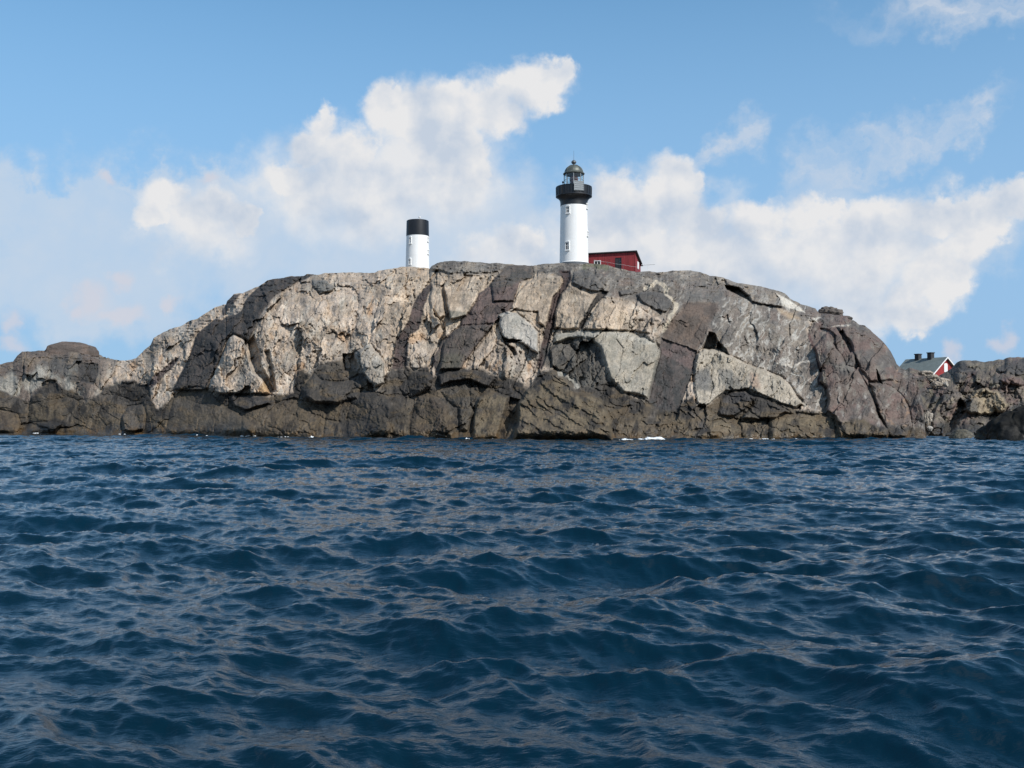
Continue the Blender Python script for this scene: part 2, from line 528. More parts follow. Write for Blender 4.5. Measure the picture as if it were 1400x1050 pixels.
R5 = [(545, 530), (565, 507), (585, 508), (594, 516), (590, 530), (575, 540), (555, 545)]
R6 = [(598, 513), (612, 506), (645, 505), (665, 510), (678, 517), (668, 530), (640, 520), (615, 522), (602, 528)]
R7 = [(470, 545), (480, 537), (510, 534), (528, 540), (540, 560), (532, 600), (470, 604), (462, 570)]
R8 = [(412, 532), (430, 510), (440, 520), (470, 522), (492, 512), (497, 530), (488, 545), (460, 553), (430, 552), (415, 545)]
R9 = [(240, 536), (258, 530), (275, 529), (290, 538), (308, 556), (325, 562), (346, 580), (352, 606), (225, 606), (232, 560)]
R10 = [(310, 540), (340, 539), (372, 540), (368, 552), (335, 562), (320, 556)]
R11 = [(330, 564), (360, 556), (400, 545), (430, 552), (446, 565), (440, 604), (330, 604)]
R12 = [(165, 572), (175, 556), (195, 552), (200, 565), (196, 588), (180, 592), (168, 588)]
R13 = [(980, 573), (1010, 574), (1050, 572), (1050, 604), (925, 604), (940, 590), (965, 585)]
R14 = [(1020, 534), (1036, 541), (1050, 547), (1078, 562), (1062, 572), (1040, 574), (1012, 572), (1030, 552)]
R15 = [(1050, 568), (1090, 565), (1130, 568), (1148, 580), (1159, 602), (1050, 606)]
R16 = [(985, 545), (1002, 534), (1020, 535), (1032, 543), (1020, 560), (1004, 570), (980, 568)]
R17 = [(1013, 568), (1024, 563), (1040, 572), (1034, 576), (1012, 576)]
R18 = [(0, 560), (25, 566), (30, 585), (15, 600), (-60, 600), (-60, 560)]
R19 = [(24, 592), (40, 578), (70, 576), (85, 580), (70, 600), (24, 602)]
BLK = [(56, 524), (66, 519), (78, 521), (80, 535), (70, 540), (56, 532)]
RB = [(494, 476), (506, 470), (518, 485), (526, 497), (526, 524), (512, 530), (501, 518), (488, 500), (484, 484)]
RBH = [(468, 484), (484, 483), (489, 500), (487, 507), (469, 507)]
GB = [(426, 383), (445, 383), (452, 388), (459, 393), (450, 399), (438, 402), (428, 391)]
K1 = [(783, 372), (800, 368), (815, 378), (827, 392), (819, 400), (795, 394), (782, 388)]
K2 = [(845, 398), (862, 395), (866, 402), (848, 405)]
K3 = [(868, 402), (890, 398), (913, 402), (921, 413), (912, 427), (895, 424), (878, 414)]
VEIN = [(880, 395), (893, 390), (897, 384), (908, 389), (913, 396), (911, 402), (921, 412), (926, 417), (922, 426), (916, 432), (914, 440), (907, 453)]
VEIN2 = [(1060, 497), (1085, 500), (1100, 495), (1113, 492)]
VEIN3 = [(1082, 510), (1097, 516), (1101, 523), (1092, 535)]
WPATCH = [(1060, 400), (1069, 405), (1094, 420), (1101, 428), (1085, 423), (1069, 418), (1067, 408)]
WPATCH2 = [(1110, 434), (1122, 434), (1116, 437), (1118, 441), (1113, 437)]
WPATCH3 = [(1136, 447), (1150, 444), (1164, 443), (1160, 446), (1148, 446)]
OPATCH = [(1062, 421), (1075, 424), (1094, 436), (1080, 436), (1066, 428)]
LPALE = [(-60, 520), (0, 515), (18, 512), (28, 528), (26, 540), (0, 542), (-60, 540)]
LPALE2 = [(30, 516), (55, 498), (72, 510), (90, 520), (108, 526), (100, 533), (85, 527), (76, 517), (62, 519), (54, 530), (44, 543), (34, 538)]
LGREY = [(140, 540), (146, 528), (165, 522), (182, 522), (205, 530), (206, 556), (170, 560), (145, 562)]

# polygon, metres proud of the face, edge softness px, slope (m per px right, m per px down), roundness px
BLOCKS = [
    (D1, 0.5, 3, 0.0, 0.01, 8), (D1B, 0.7, 2, 0, 0, 0), (T1, 1.8, 2.5, 0.0, 0.0, 10), (GULLY, -2.2, 2, 0, 0, 0), (GULLY2, -1.4, 2, 0, 0, 0),
    (D2, -0.2, 1.5, 0, 0, 0), (D3, 0.2, 2, 0, 0, 6), ([(671, 386), (690, 383), (711, 387), (703, 412), (674, 412)], 0.8, 1.5, 0, 0.01, 3), ([(618, 455), (630, 445), (674, 443), (660, 463), (640, 490), (630, 506), (600, 506), (606, 470)], 1.0, 1.8, 0.0, 0.015, 6), (D4, -0.55, 1.0, 0, 0, 0), (D4B, -0.9, 0.9, 0, 0, 0),
    (D5U, -0.15, 1.5, 0, 0, 0), (D5L, -0.5, 1.2, 0, 0, 0),
    (B0, 0.6, 1.2, 0, 0, 0), (B1, 0.9, 1.2, 0.0, 0.008, 0), (CR1, -1.6, 1.2, 0, 0, 0), (B2, 1.6, 1.5, 0.01, 0.0, 6), (CR2, -2.4, 1.2, 0, 0, 0), (CR3, -1.6, 1.0, 0, 0, 0),
    (B3, 0.8, 1.5, 0, 0, 4), (B4, 0.6, 1.5, 0, 0, 3), (B5, 0.5, 2, 0, 0, 3),
    (SHADE_FACE, -0.45, 6, 0, 0, 0), (PILLAR, 1.2, 2, 0, 0, 4), (BB, 1.0, 5, -0.004, 0.014, 8),
    (BP, 1.1, 3, 0.0, 0.01, 8), (HOLE, -3.0, 1.2, 0, 0, 0), (HOLE2, -2.5, 1.2, 0, 0, 0), (OVER, -3.0, 1.2, 0, 0, 0), (OVERUP, 1.2, 2, 0, 0, 3), (HUMP, 0.8, 4, 0, 0, 5),
    (P0, 0.8, 3, 0, 0, 10), (P1, 2.0, 3, 0.0, 0.0, 14), (P2, 1.2, 3, 0, 0, 10), (PS, -1.4, 1.5, 0, 0, 0), (PS2, -1.6, 1.5, 0, 0, 0), (PS3, -0.9, 1.5, 0, 0, 0),
    (R1, 1.8, 8, 0.045, 0, 18), (R2, 0.8, 6, 0.03, 0.01, 10), (R3, 1.9, 4, 0.0, 0.0, 8), (R4, 2.8, 4, 0, 0.03, 16), (RG, -1.5, 1.5, 0, 0, 0), (R5, 1.0, 8, 0.045, 0.01, 12), (R6, 1.4, 3, 0, 0.06, 6),
    (R7, 0.9, 8, 0.05, 0, 14), (R8, 1.3, 6, -0.02, 0.045, 14), (R9, 1.2, 8, 0.01, 0.04, 20), (R10, 1.1, 3, 0, 0.06, 6), (R11, 0.5, 12, -0.015, 0.045, 14), (R12, 1.3, 3, -0.03, 0.03, 10), (R13, 0.8, 10, 0, 0.05, 12), (R14, 1.3, 3, 0.03, 0.03, 8),
    (R15, 0.9, 8, -0.015, 0.045, 12), (R16, 1.2, 4, 0.04, 0.01, 10), (R17, 0.8, 2, 0, 0, 4), (R18, 0.6, 8, 0, 0.05, 10), (R19, 1.0, 4, 0.05, 0, 8), (BLK, -0.8, 2, 0, 0, 0), (RB, 2.0, 3, 0, 0, 8), (RBH, -2.6, 2, 0, 0, 0), (GB, 1.0, 2, 0, 0, 5),
    (K1, 0.9, 3, 0, 0, 8), (K2, 0.6, 2, 0, 0, 3), (K3, 0.8, 2.5, 0, 0, 7), (DL, -0.4, 2, 0, 0, 0), (DL2, -0.5, 2, 0, 0, 0), (LGREY, -0.3, 3, 0, 0, 0),
]


def lines(Y, X, seed, period, wobble, sharp, slant=0.0):
    """joint lines running across a band; 0..1, 1 on a joint"""
    q = (Y + slant * X + wobble * fbm(X / 14, Y / 14, 3, seed)) / period
    f = np.abs(q - np.floor(q) - 0.5) * 2
    return sstep(1 - sharp, 1.0, f)


NT_ISL = 390


def make_island():
    step = 0.62
    xs = np.arange(-135, 1268, step)
    nt = NT_ISL
    ts = np.linspace(-0.035, 1, nt)
    ts = np.where(ts > 0.9, 0.9 + 0.1 * ((ts - 0.9) / 0.1) ** 0.85, ts)
    yc = itp(CREST, xs) + 0.7 * fbm(xs / 9.0, xs * 0 + 3.3, 4, 40) * sstep(1266, 1240, xs)
    yw = itp(SHORE, xs)
    yc = np.minimum(yc, yw - 1.0)
    X, T = np.meshgrid(xs, ts)
    YC = np.broadcast_to(yc, X.shape); YW = np.broadcast_to(yw, X.shape)
    Y = YW + (YC - YW) * T
    # wobble so that traced edges break up the way stone does
    wx = 2.2 * fbm(X / 16, Y / 16, 4, 1) + 0.8 * perlin(X / 4, Y / 4, 9)
    wy = 2.2 * fbm(X / 16 + 50, Y / 16, 4, 2) + 0.8 * perlin(X / 4 + 9, Y / 4, 8)
    U = X + wx; W = Y + wy
    UD = X + 0.4 * wx; WD = Y + 0.4 * wy
    calm = np.zeros(X.shape)
    for poly, w in ((D3, 0.45), (D1, 0.35), (D5U, 0.6), (D5L, 0.75), (D4, 0.8), (D4B, 0.8), (B0, 0.6), (B1, 0.75), (B2, 0.75), (B3, 0.65), (B4, 0.6), (BB, 0.65), (BP, 0.4), (D2, 0.5), (P0, 0.5), (R3, 0.5), (R4, 0.4), (R15, 0.5), (R14, 0.4), (R9, 0.4)):
        calm = np.maximum(calm, w * sstep(-1, 3, sdf(UD, WD, poly)))

    D0 = 2.0 * F / (YW - HOR)
    base = D0 + itp(SPAN, xs)[None, :] * np.interp(T, [g[0] for g in GT], [g[1] for g in GT]) * np.clip(1 + 0 * T, 0, 1)
    base = base + np.where(T < 0, T * 60, 0)

    darkline = itp(DARK, U[0] * 0 + xs)[None, :]
    dark = sstep(-3.5, 3.5, Y - np.interp(U, *np.array(DARK, float).T) + 2.0 * fbm(X / 7, Y / 7, 3, 60) + 6.0 * fbm(X / 22, Y / 22, 3, 61) * sstep(700, 560, X))
    gne = sstep(-4, 4, sdf(U, W, GNEISS))
    pur = sstep(-2.5, 2.5, sdf(U, W, PURPLE))
    lef = sstep(165, 130, U + 0.4 * (W - 500))
    pale = np.clip(1 - gne - pur - lef, 0, 1)

    rel = np.zeros(X.shape)
    # broken blocks, three sizes, leaning with the joints of the rock
    ca, sa = math.cos(R(18)), math.sin(R(18))
    A = U * ca + W * sa; B = -U * sa + W * ca
    n_big = fbm(X / 70, Y / 70, 3, 5)
    rel += 1.0 * n_big
    cellv = []
    for (sx, sy, amp, tilt, crack, seed) in ((30, 60, 1.1, 1.8, 0.5, 21), (12, 23, 0.38, 0.62, 0.19, 22), (5.2, 8.5, 0.11, 0.2, 0.06, 23)):
        qa = A + 0.22 * sx * fbm(A / sx, B / sy, 3, seed + 50); qb = B + 0.22 * sy * fbm(A / sx + 7, B / sy, 3, seed + 60)
        f1, f2, hid, dx, dy = vor(qa / sx, qb / sy, seed)
        h = (_r[2][hid] - 0.5) * amp + ((_r[3][hid] - 0.5) * dx * 2 + (_r[4][hid] - 0.6) * dy * 2) * tilt
        h = h - crack * np.exp(-(f2 - f1) / 0.035) * sstep(-0.25, 0.45, fbm(A / sx * 0.8 + 3, B / sy * 0.8, 3, seed + 70))
        wz = pale * 1.0 + gne * (0.42 if sx > 10 else 0.6) + pur * 0.4 + lef * 0.65
        rel += h * wz * (1 - 0.75 * dark) * (1 - calm)
        cellv.append(_r[5][hid])
    # rounded, wave-worn lumps low down and on the smooth purple rock
    lump = 0
    for (sx, sy, amp, seed) in ((52, 34, 1.7, 31), (17, 12, 0.42, 32), (6, 4.5, 0.15, 33)):
        f1, f2, hid, dx, dy = vor((A + 4 * fbm(X / 20, Y / 20, 2, seed)) / sx, (B + 4 * fbm(X / 20 + 5, Y / 20, 2, seed + 1)) / sy, seed)
        lump = lump + amp * (np.sqrt(np.clip(1 - (f1 * 1.05) ** 2, 0, 1)) - 0.6 + 0.5 * (_r[2][hid] - 0.5)) - 0.2 * amp * np.exp(-(f2 - f1) / 0.035) * sstep(-0.2, 0.5, fbm(X / sx + 2, Y / sy, 3, seed + 7))
    rel += (1 - calm) * lump * np.clip(dark * 0.85 + pur * 0.2 + lef * 0.25 + gne * 0.12, 0, 1)
    # strata on the low ledges, dipping to the right
    st = (W - 0.62 * U + 14 * fbm(X / 45, Y / 30, 4, 70)) / 13.0
    sfr = st - np.floor(st)
    r4 = sstep(-2, 6, sdf(UD, WD, R4))
    q4 = (W - 0.60 * U + 5 * fbm(X / 50, Y / 36, 2, 72) + 0.8 * fbm(X / 9, Y / 9, 3, 74)) / 21.0
    q4 = q4 - np.floor(q4)
    rel += r4 * (0.5 * q4 ** 1.5 * sstep(1.0, 0.9, q4) - 0.15) * sstep(-0.7, 0.2, fbm(X / 22, Y / 22, 3, 73))
    rel += (sstep(0, 1, sfr) - 0.5) * 0.35 * dark * sstep(-0.3, 0.5, fbm(X / 40, Y / 16, 3, 71)) * sstep(700, 720, U) * sstep(1170, 1120, U)

    for poly, d, edge, gx, gy, rnd in BLOCKS:
        px = [p[0] for p in poly]; py = [p[1] for p in poly]
        x0, x1, y0, y1 = min(px), max(px), min(py), max(py)
        c0 = np.searchsorted(xs, x0 - 14); c1 = np.searchsorted(xs, x1 + 14)
        if c1 <= c0: continue
        sl = (slice(None), slice(c0, c1))
        s = sdf(UD[sl], WD[sl], poly)
        m = sstep(-edge * 0.5, edge, s)
        v = d * m + m * (gx * (U[sl] - (x0 + x1) / 2) + gy * (W[sl] - (y0 + y1) / 2))
        if rnd:
            v = v + m * 0.35 * abs(d) * (np.sqrt(np.clip(np.clip(s, 0, rnd) / rnd, 0, 1) * (2 - np.clip(s, 0, rnd) / rnd)) - 1)
            v = v - 0.35 * np.exp(-(s / 1.6) ** 2)
        rel[sl] += v

    pits = sstep(0.40, 0.7, fbm(A / 6.0, B / 11.0, 4, 88)) * sstep(0.1, 0.5, fbm(X / 34, Y / 34, 3, 89)) * (1 - calm)
    rel -= 0.6 * pits * (pale + 0.3 * gne) * (1 - dark)
    rough = 0.09 * ridged(A / 7, B / 13, 4, 80) + 0.07 * fbm(X / 3.2, Y / 3.2, 4, 81)
    rel += rough * (0.5 + 0.7 * pale + 0.2 * gne) * (1 - 0.5 * calm)
    # joints across the dykes
    for poly, per, sl_, amp in ((D1, 14, 0.12, 0.16), (D2, 7, 0.1, 0.2), (D3, 21, 0.15, 0.16), (D4, 8, 0.1, 0.12), (D5U, 21, -0.25, 0.12), (D5L, 23, -0.35, 0.13)):
        s = sstep(-1, 2, sdf(U, W, poly)) if True else 0
        rel -= amp * s * lines(W, U, 90, per, 5, 0.28, sl_)
        q = np.floor((W + sl_ * U + 5 * fbm(U / 14, W / 14, 3, 90)) / per).astype(np.int64)
        rel += amp * 1.2 * s * (_r[1][(q * 131) & 4095] - 0.5)
    fade = sstep(-0.03, 0.06, T) * (1 + 0.35 * sstep(0.80, 0.96, T))
    rel += 0.35 * sstep(0.8, 0.95, T) * (fbm(X / 9, Y / 3.0, 5, 85) + 0.6 * fbm(X / 26, Y / 9, 3, 86))
    rel = np.clip(rel, -5, 6)
    depth = base - rel * fade

    # ---- colour of the stone itself
    t1 = fbm(X / 40, Y / 40, 5, 100); t2 = fbm(X / 11, Y / 16, 5, 110); t3 = fbm(X / 22 + 9, Y / 22, 5, 120)
    c = np.zeros(X.shape + (3,)); c[:] = (0.445, 0.36, 0.28)
    c = mixc(c, (0.335, 0.295, 0.245), sstep(0.0, 0.7, t1) * 0.7)
    c = mixc(c, (0.42, 0.325, 0.235), sstep(0.05, 0.7, t3) * 0.8)
    c = mixc(c, (0.46, 0.41, 0.34), sstep(0.1, 0.8, t2) * 0.8)
    c = mixc(c, (0.22, 0.20, 0.18), sstep(0.15, 0.8, -t2) * 0.75)
    c = mixc(c, (0.36, 0.22, 0.12), sstep(0.5, 0.95, fbm(X / 26, Y / 40, 4, 130)) * 0.7)
    tan = sstep(500, 560, U) * sstep(900, 840, U) * sstep(480, 440, W)
    c = mixc(c, (0.42, 0.325, 0.225), tan * 0.45)
    for cv, am in zip(cellv, (0.10, 0.16, 0.16)):
        c *= (1 + am * (cv - 0.5) * 2)[..., None]
    # gneiss
    g = np.zeros_like(c); g[:] = (0.205, 0.178, 0.150)
    g = mixc(g, (0.145, 0.132, 0.118), sstep(0.0, 0.7, t1))
    g = mixc(g, (0.115, 0.102, 0.088), sstep(960, 900, U) * sstep(440, 415, W) * 0.75)
    g = mixc(g, (0.27, 0.225, 0.175), sstep(0.05, 0.7, t3) * 0.8)
    g = mixc(g, (0.20, 0.145, 0.115), sstep(0.2, 0.8, -t3) * 0.5)
    vq = (A * 1.0 - 0.0 * B + 7 * fbm(X / 22, Y / 22, 4, 140))
    vv = ridged(vq / 13, B / 42 + 0.6 * A / 42, 4, 141)
    vz = sstep(960, 1000, U) * sstep(395, 425, W) * 0.65 + 0.35
    g = mixc(g, (0.40, 0.375, 0.33), sstep(0.95, 1.5, vv) * vz)
    g = mixc(g, (0.38, 0.35, 0.30), sstep(0.35, 0.8, fbm(X / 5, Y / 6, 4, 145)) * 0.45 * vz)
    g = mixc(g, (0.36, 0.32, 0.27), sstep(0.3, 0.7, fbm(X / 9, Y / 3.5, 4, 146)) * 0.5 * sstep(395, 375, W))
    c = c * (1 - gne[..., None]) + g * gne[..., None]
    # purple-brown smooth rock
    p = np.zeros_like(c); p[:] = (0.150, 0.119, 0.101)
    p = mixc(p, (0.118, 0.106, 0.096), sstep(-0.1, 0.5, t1))
    p = mixc(p, (0.165, 0.115, 0.098), sstep(0.0, 0.6, t3) * 0.8)
    p = mixc(p, (0.215, 0.195, 0.165), sstep(0.15, 0.7, t2) * 0.7)
    p = mixc(p, (0.36, 0.33, 0.29), sstep(0.42, 0.8, fbm(X / 9, Y / 16, 5, 150)) * 0.6 * sstep(500, 540, W))
    p = mixc(p, (0.30, 0.20, 0.13), sstep(0.4, 0.8, fbm(X / 15, Y / 15, 4, 151)) * 0.6 * sstep(1190, 1215, U))
    c = c * (1 - pur[..., None]) + p * pur[..., None]
    # left skerry
    l = np.zeros_like(c); l[:] = (0.150, 0.120, 0.100)
    l = mixc(l, (0.105, 0.098, 0.09), sstep(0, 0.6, t1))
    l = mixc(l, (0.22, 0.175, 0.13), sstep(0.0, 0.7, t3) * 0.8)
    l = mixc(l, (0.20, 0.19, 0.165), sstep(0.1, 0.7, t2) * 0.7 * sstep(495, 505, W))
    for poly in (LPALE, LPALE2):
        l = mixc(l, (0.34, 0.32, 0.275), sstep(-5, 5, sdf(U, W, poly) + 5 * t2) * 0.8)
    c = c * (1 - lef[..., None]) + l * lef[..., None]

    # dykes
    def band(poly, col1, col2, w=1.0, ed=1.2, grow=0.0):
        nonlocal c
        m = sstep(-ed, ed, sdf(UD, WD, poly) + grow) * w
        cc = np.zeros_like(c); cc[:] = col1
        cc = mixc(cc, col2, sstep(-0.4, 0.5, t2 + 0.5 * t3))
        c = c * (1 - m[..., None]) + cc * m[..., None]
    band(D1, (0.050, 0.048, 0.046), (0.082, 0.070, 0.062))
    band(D1B, (0.085, 0.075, 0.07), (0.15, 0.12, 0.10))
    band(D2, (0.068, 0.058, 0.053), (0.10, 0.074, 0.066))
    band(D3, (0.100, 0.079, 0.070), (0.145, 0.106, 0.092))
    band([(616, 456), (630, 446), (674, 444), (660, 463), (640, 488), (630, 505), (598, 508), (592, 491), (604, 467)], (0.085, 0.076, 0.065), (0.12, 0.1, 0.085), 0.75, 3)
    band([(598, 482), (636, 484), (630, 506), (598, 508)], (0.09, 0.084, 0.062), (0.12, 0.105, 0.08), 0.7, 4)
    band([(692, 364), (676, 380), (668, 392), (700, 392), (712, 384), (728, 380), (728, 360)], (0.085, 0.078, 0.068), (0.12, 0.1, 0.085))
    D4W = 1.6
    band(D4, (0.055, 0.042, 0.038), (0.085, 0.06, 0.052), grow=D4W)
    band(D4B, (0.06, 0.055, 0.05), (0.08, 0.07, 0.06), grow=0.7)
    band(D5T, (0.125, 0.12, 0.11), (0.16, 0.14, 0.125), 0.75, 5)
    band(D5U, (0.10, 0.080, 0.067), (0.135, 0.099, 0.077), 0.92, 3)
    band(D5L, (0.058, 0.056, 0.053), (0.088, 0.075, 0.068))
    band([(903, 463), (902, 482), (946, 506), (951, 488), (953, 479)], (0.11, 0.09, 0.083), (0.15, 0.11, 0.1), 0.85, 3)
    for poly in (K1, K2, K3):
        band(poly, (0.088, 0.084, 0.078), (0.13, 0.12, 0.108), 0.8, 3)
    band(DL, (0.105, 0.092, 0.085), (0.13, 0.105, 0.1))
    band(DL2, (0.065, 0.06, 0.055), (0.08, 0.072, 0.066))
    band(LGREY, (0.075, 0.078, 0.07), (0.11, 0.105, 0.09), 0.85, 4)
    band(GB, (0.16, 0.155, 0.14), (0.2, 0.185, 0.16))
    band(SHADE_FACE, (0.040, 0.042, 0.040), (0.082, 0.08, 0.072), 0.88, 5)  # black lichen, plus the shade left of the boulder put into the colour
    band(BB, (0.27, 0.255, 0.21), (0.35, 0.315, 0.25), 0.8, 2)
    band([(757, 458), (770, 453), (840, 452), (882, 461), (897, 470), (880, 470), (840, 459), (780, 461)], (0.40, 0.375, 0.32), (0.44, 0.41, 0.35), 0.7, 3)
    band(BP, (0.37, 0.325, 0.255), (0.43, 0.38, 0.305), 0.85, 2)
    band([(949, 506), (968, 504), (978, 530), (975, 535), (952, 534)], (0.15, 0.145, 0.135), (0.18, 0.17, 0.15), 0.9, 3)
    band([(980, 504), (1000, 506), (1012, 520), (1020, 532), (993, 533)], (0.155, 0.15, 0.135), (0.19, 0.175, 0.15), 0.85, 2)
    band([(1026, 510), (1036, 512), (1040, 530), (1028, 530)], (0.27, 0.16, 0.11), (0.3, 0.2, 0.14), 0.7, 4)
    band(B2, (0.38, 0.365, 0.325), (0.45, 0.42, 0.37), 0.8, 2)
    band([(360, 522), (365, 524), (370, 538), (352, 538)], (0.42, 0.25, 0.11), (0.46, 0.3, 0.15), 0.8, 3)
    band([(612, 424), (637, 427), (636, 433), (615, 437)], (0.21, 0.2, 0.165), (0.25, 0.23, 0.185), 0.8, 1.5)
    band(RB, (0.25, 0.24, 0.21), (0.36, 0.33, 0.28), 0.7, 3)
    band(WPATCH, (0.62, 0.58, 0.50), (0.6, 0.55, 0.47), 0.95, 1)
    band(WPATCH2, (0.6, 0.57, 0.5), (0.6, 0.55, 0.47), 0.9, 1)
    band(WPATCH3, (0.55, 0.5, 0.42), (0.5, 0.45, 0.38), 0.9, 1)
    band(OPATCH, (0.40, 0.30, 0.19), (0.36, 0.26, 0.17), 0.7, 3)
    c = mixc(c, (0.50, 0.43, 0.33), sstep(3.0, 1.0, pathdist(U, W, VEIN) + 0.8 * t2))
    c = mixc(c, (0.45, 0.41, 0.35), sstep(2.2, 0.8, pathdist(U, W, VEIN2)))
    c = mixc(c, (0.45, 0.42, 0.36), sstep(1.6, 0.6, pathdist(U, W, VEIN3)))
    c = mixc(c, (0.10, 0.05, 0.045), sstep(3.0, 1.0, pathdist(U, W, SEAM)) * 0.7)
    # black lichen and algae band above the sea
    d = np.zeros_like(c); d[:] = (0.052, 0.050, 0.044)
    d = mixc(d, (0.085, 0.078, 0.063), sstep(-0.2, 0.5, t1))
    cv0 = vor((A + 4 * fbm(X / 20, Y / 20, 2, 31)) / 52, (B + 4 * fbm(X / 20 + 5, Y / 20, 2, 32)) / 34, 31)[2]
    cv1 = vor((A + 4 * fbm(X / 20, Y / 20, 2, 32)) / 17, (B + 4 * fbm(X / 20 + 5, Y / 20, 2, 33)) / 12, 32)[2]
    d *= (1 + 0.35 * (_r[5][cv0] - 0.5) * 2 + 0.2 * (_r[5][cv1] - 0.5) * 2)[..., None]
    ol = sstep(538, 578, W + 16 * t1 + 8 * t2) * 0.68
    d = mixc(d, (0.138, 0.114, 0.072), ol * sstep(-0.5, 0.5, t3 + 0.3))
    d = mixc(d, (0.135, 0.128, 0.11), sstep(0.3, 0.9, t2) * 0.55)
    d = mixc(d, (0.020, 0.020, 0.019), sstep(0.1, 0.6, -fbm(X / 9, Y / 22, 5, 112)) * 0.75)
    for poly in (R3, R4, R15, R13):
        d = mixc(d, (0.18, 0.152, 0.098), sstep(-3, 6, sdf(U, W, poly)) * 0.7 * sstep(-0.8, 0.4, t3 + t2))
    for poly, col, w in ((R5, (0.042, 0.042, 0.039), 0.7), (R6, (0.052, 0.05, 0.045), 0.7), (R7, (0.038, 0.038, 0.035), 0.7), (R8, (0.066, 0.064, 0.056), 0.7), (R1, (0.085, 0.066, 0.044), 0.6), (R2, (0.085, 0.08, 0.064), 0.6),
                         (R9, (0.088, 0.082, 0.066), 0.6), (R10, (0.06, 0.058, 0.054), 0.7), (R11, (0.12, 0.098, 0.066), 0.55), (R12, (0.088, 0.084, 0.074), 0.7), (R14, (0.07, 0.066, 0.058), 0.7), (R16, (0.062, 0.062, 0.06), 0.7), (R17, (0.13, 0.118, 0.09), 0.7), (R18, (0.11, 0.088, 0.062), 0.6), (R19, (0.04, 0.04, 0.036), 0.7)):
        d = mixc(d, col, sstep(-3, 4, sdf(U, W, poly)) * w * (0.75 + 0.25 * np.clip(t2, -1, 1)))
    tide = sstep(13, 3, (YW - Y) + 5 * t2)
    d = mixc(d, (0.105, 0.068, 0.030), tide * sstep(-0.3, 0.4, t3 + 0.6 * t2) * 0.9)
    d = mixc(d, (0.12, 0.095, 0.058), sstep(0.1, 0.6, fbm(X / 30 + 4, Y / 14, 5, 165)) * 0.6)
    d = mixc(d, (0.022, 0.020, 0.016), sstep(0.0, 0.6, -t3) * sstep(22, 8, YW - Y) * 0.6)
    d = mixc(d, (0.26, 0.24, 0.2), sstep(0.55, 0.9, fbm(X / 2.5, Y / 2.5, 3, 160)) * tide * 0.6)
    d = d * np.array((1.04, 0.965, 0.96))
    c = c * (1 - dark[..., None]) + d * dark[..., None]
    # gull-whitened ledges on the ridge
    c = mixc(c, (0.42, 0.39, 0.33), sstep(4, 1, pathdist(U, W, [(765, 509), (776, 516), (790, 528)]) + 3 * t2) * 0.8)
    c = mixc(c, (0.14, 0.14, 0.085), sstep(7, 2, pathdist(X, Y, [(800, 363), (816, 362), (826, 365)]) + 4 * t2) * 0.7)
    c *= (1 + 0.10 * perlin(X / 1.6, Y / 1.6, 170))[..., None]
    c = np.clip(c * 0.82, 0.008, 0.8)

    px, py, pz = P(X, Y, depth)
    V = np.stack([px, py, pz], -1)
    # the far side of the island falls away behind the crest
    s = np.concatenate([np.linspace(0.5, 12, 24), np.linspace(14, 70, 29)])
    cr = V[-1]
    crz = np.maximum(cr[:, 2], -0.5)
    sm = np.convolve(np.pad(crz, 30, mode='edge'), np.ones(61) / 61, 'valid')
    back = np.zeros((len(s), len(xs), 3)); cb = np.zeros_like(back)
    for i, q in enumerate(s):
        k = sstep(0, 6, q)
        zt = crz * (1 - k) + np.minimum(sm, crz + 0.4) * k - 0.3 * k + 0.11 * min(q, 13.0) * sstep(5.0, 14.0, sm)
        fall = sstep(10, 62, q)
        back[i, :, 0] = cr[:, 0] * (1 + q / 300)
        back[i, :, 1] = cr[:, 1] + q
        back[i, :, 2] = zt * (1 - fall) + -2.5 * fall - 0.02 * q + 0.35 * fbm(cr[:, 0] / 3, cr[:, 0] * 0 + q / 3, 4, 200) * k
        cb[i] = c[-1] * 0.5 + np.array((0.2, 0.18, 0.15)) * 0.5
    V = np.concatenate([V, back], 0); c = np.concatenate([c, cb], 0)
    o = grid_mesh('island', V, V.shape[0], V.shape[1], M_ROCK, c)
    tag(o, 'bare rocky island with pale granite cliffs, dark dykes and a black band above the sea', 'island', kind='structure')
    return xs, V


ISL_X, ISL_V = make_island()

# ------------------------------------------------------------------ the island behind, to the right
CREST2 = [(1195, 512), (1222, 506), (1240, 506), (1244, 503), (1250, 505), (1262, 507), (1272, 512), (1284, 515), (1291, 510), (1300, 506), (1307, 500), (1312, 494), (1318, 492.5), (1330, 492.5), (1345, 494.5),
          (1358, 494), (1365, 491.5), (1373, 492), (1378, 489), (1390, 488), (1400, 488.5), (1440, 490), (1480, 497), (1520, 515), (1560, 550), (1590, 588), (1600, 594)]
H_A = [(1326, 550), (1322, 545), (1334, 533), (1345, 530), (1362, 534), (1373, 543), (1377, 556), (1374, 562), (1352, 566), (1336, 566), (1327, 566), (1314, 562)]
H_S = [(1310, 545), (1313, 545), (1319, 552), (1322, 562), (1310, 575), (1300, 592), (1288, 595), (1295, 575)]
H_B = [(1275, 560), (1290, 540), (1310, 538), (1312, 560), (1300, 580), (1290, 598), (1270, 600), (1272, 590)]
H_C = [(1362, 503), (1376, 495), (1395, 490), (1420, 492), (1420, 512), (1385, 512), (1362, 508)]
H_D = [(1366, 520), (1378, 514), (1396, 514), (1402, 526), (1378, 528)]
H_P = [(1262, 507), (1268, 505), (1276, 510), (1284, 515), (1288, 520), (1296, 522), (1295, 530), (1286, 526), (1274, 517)]
H_V = [(1264, 565), (1268, 562), (1273, 570), (1270, 577), (1264, 576)]
H_K = [(1250, 520), (1256, 530), (1262, 550), (1270, 560), (1276, 545), (1284, 528), (1272, 520)]
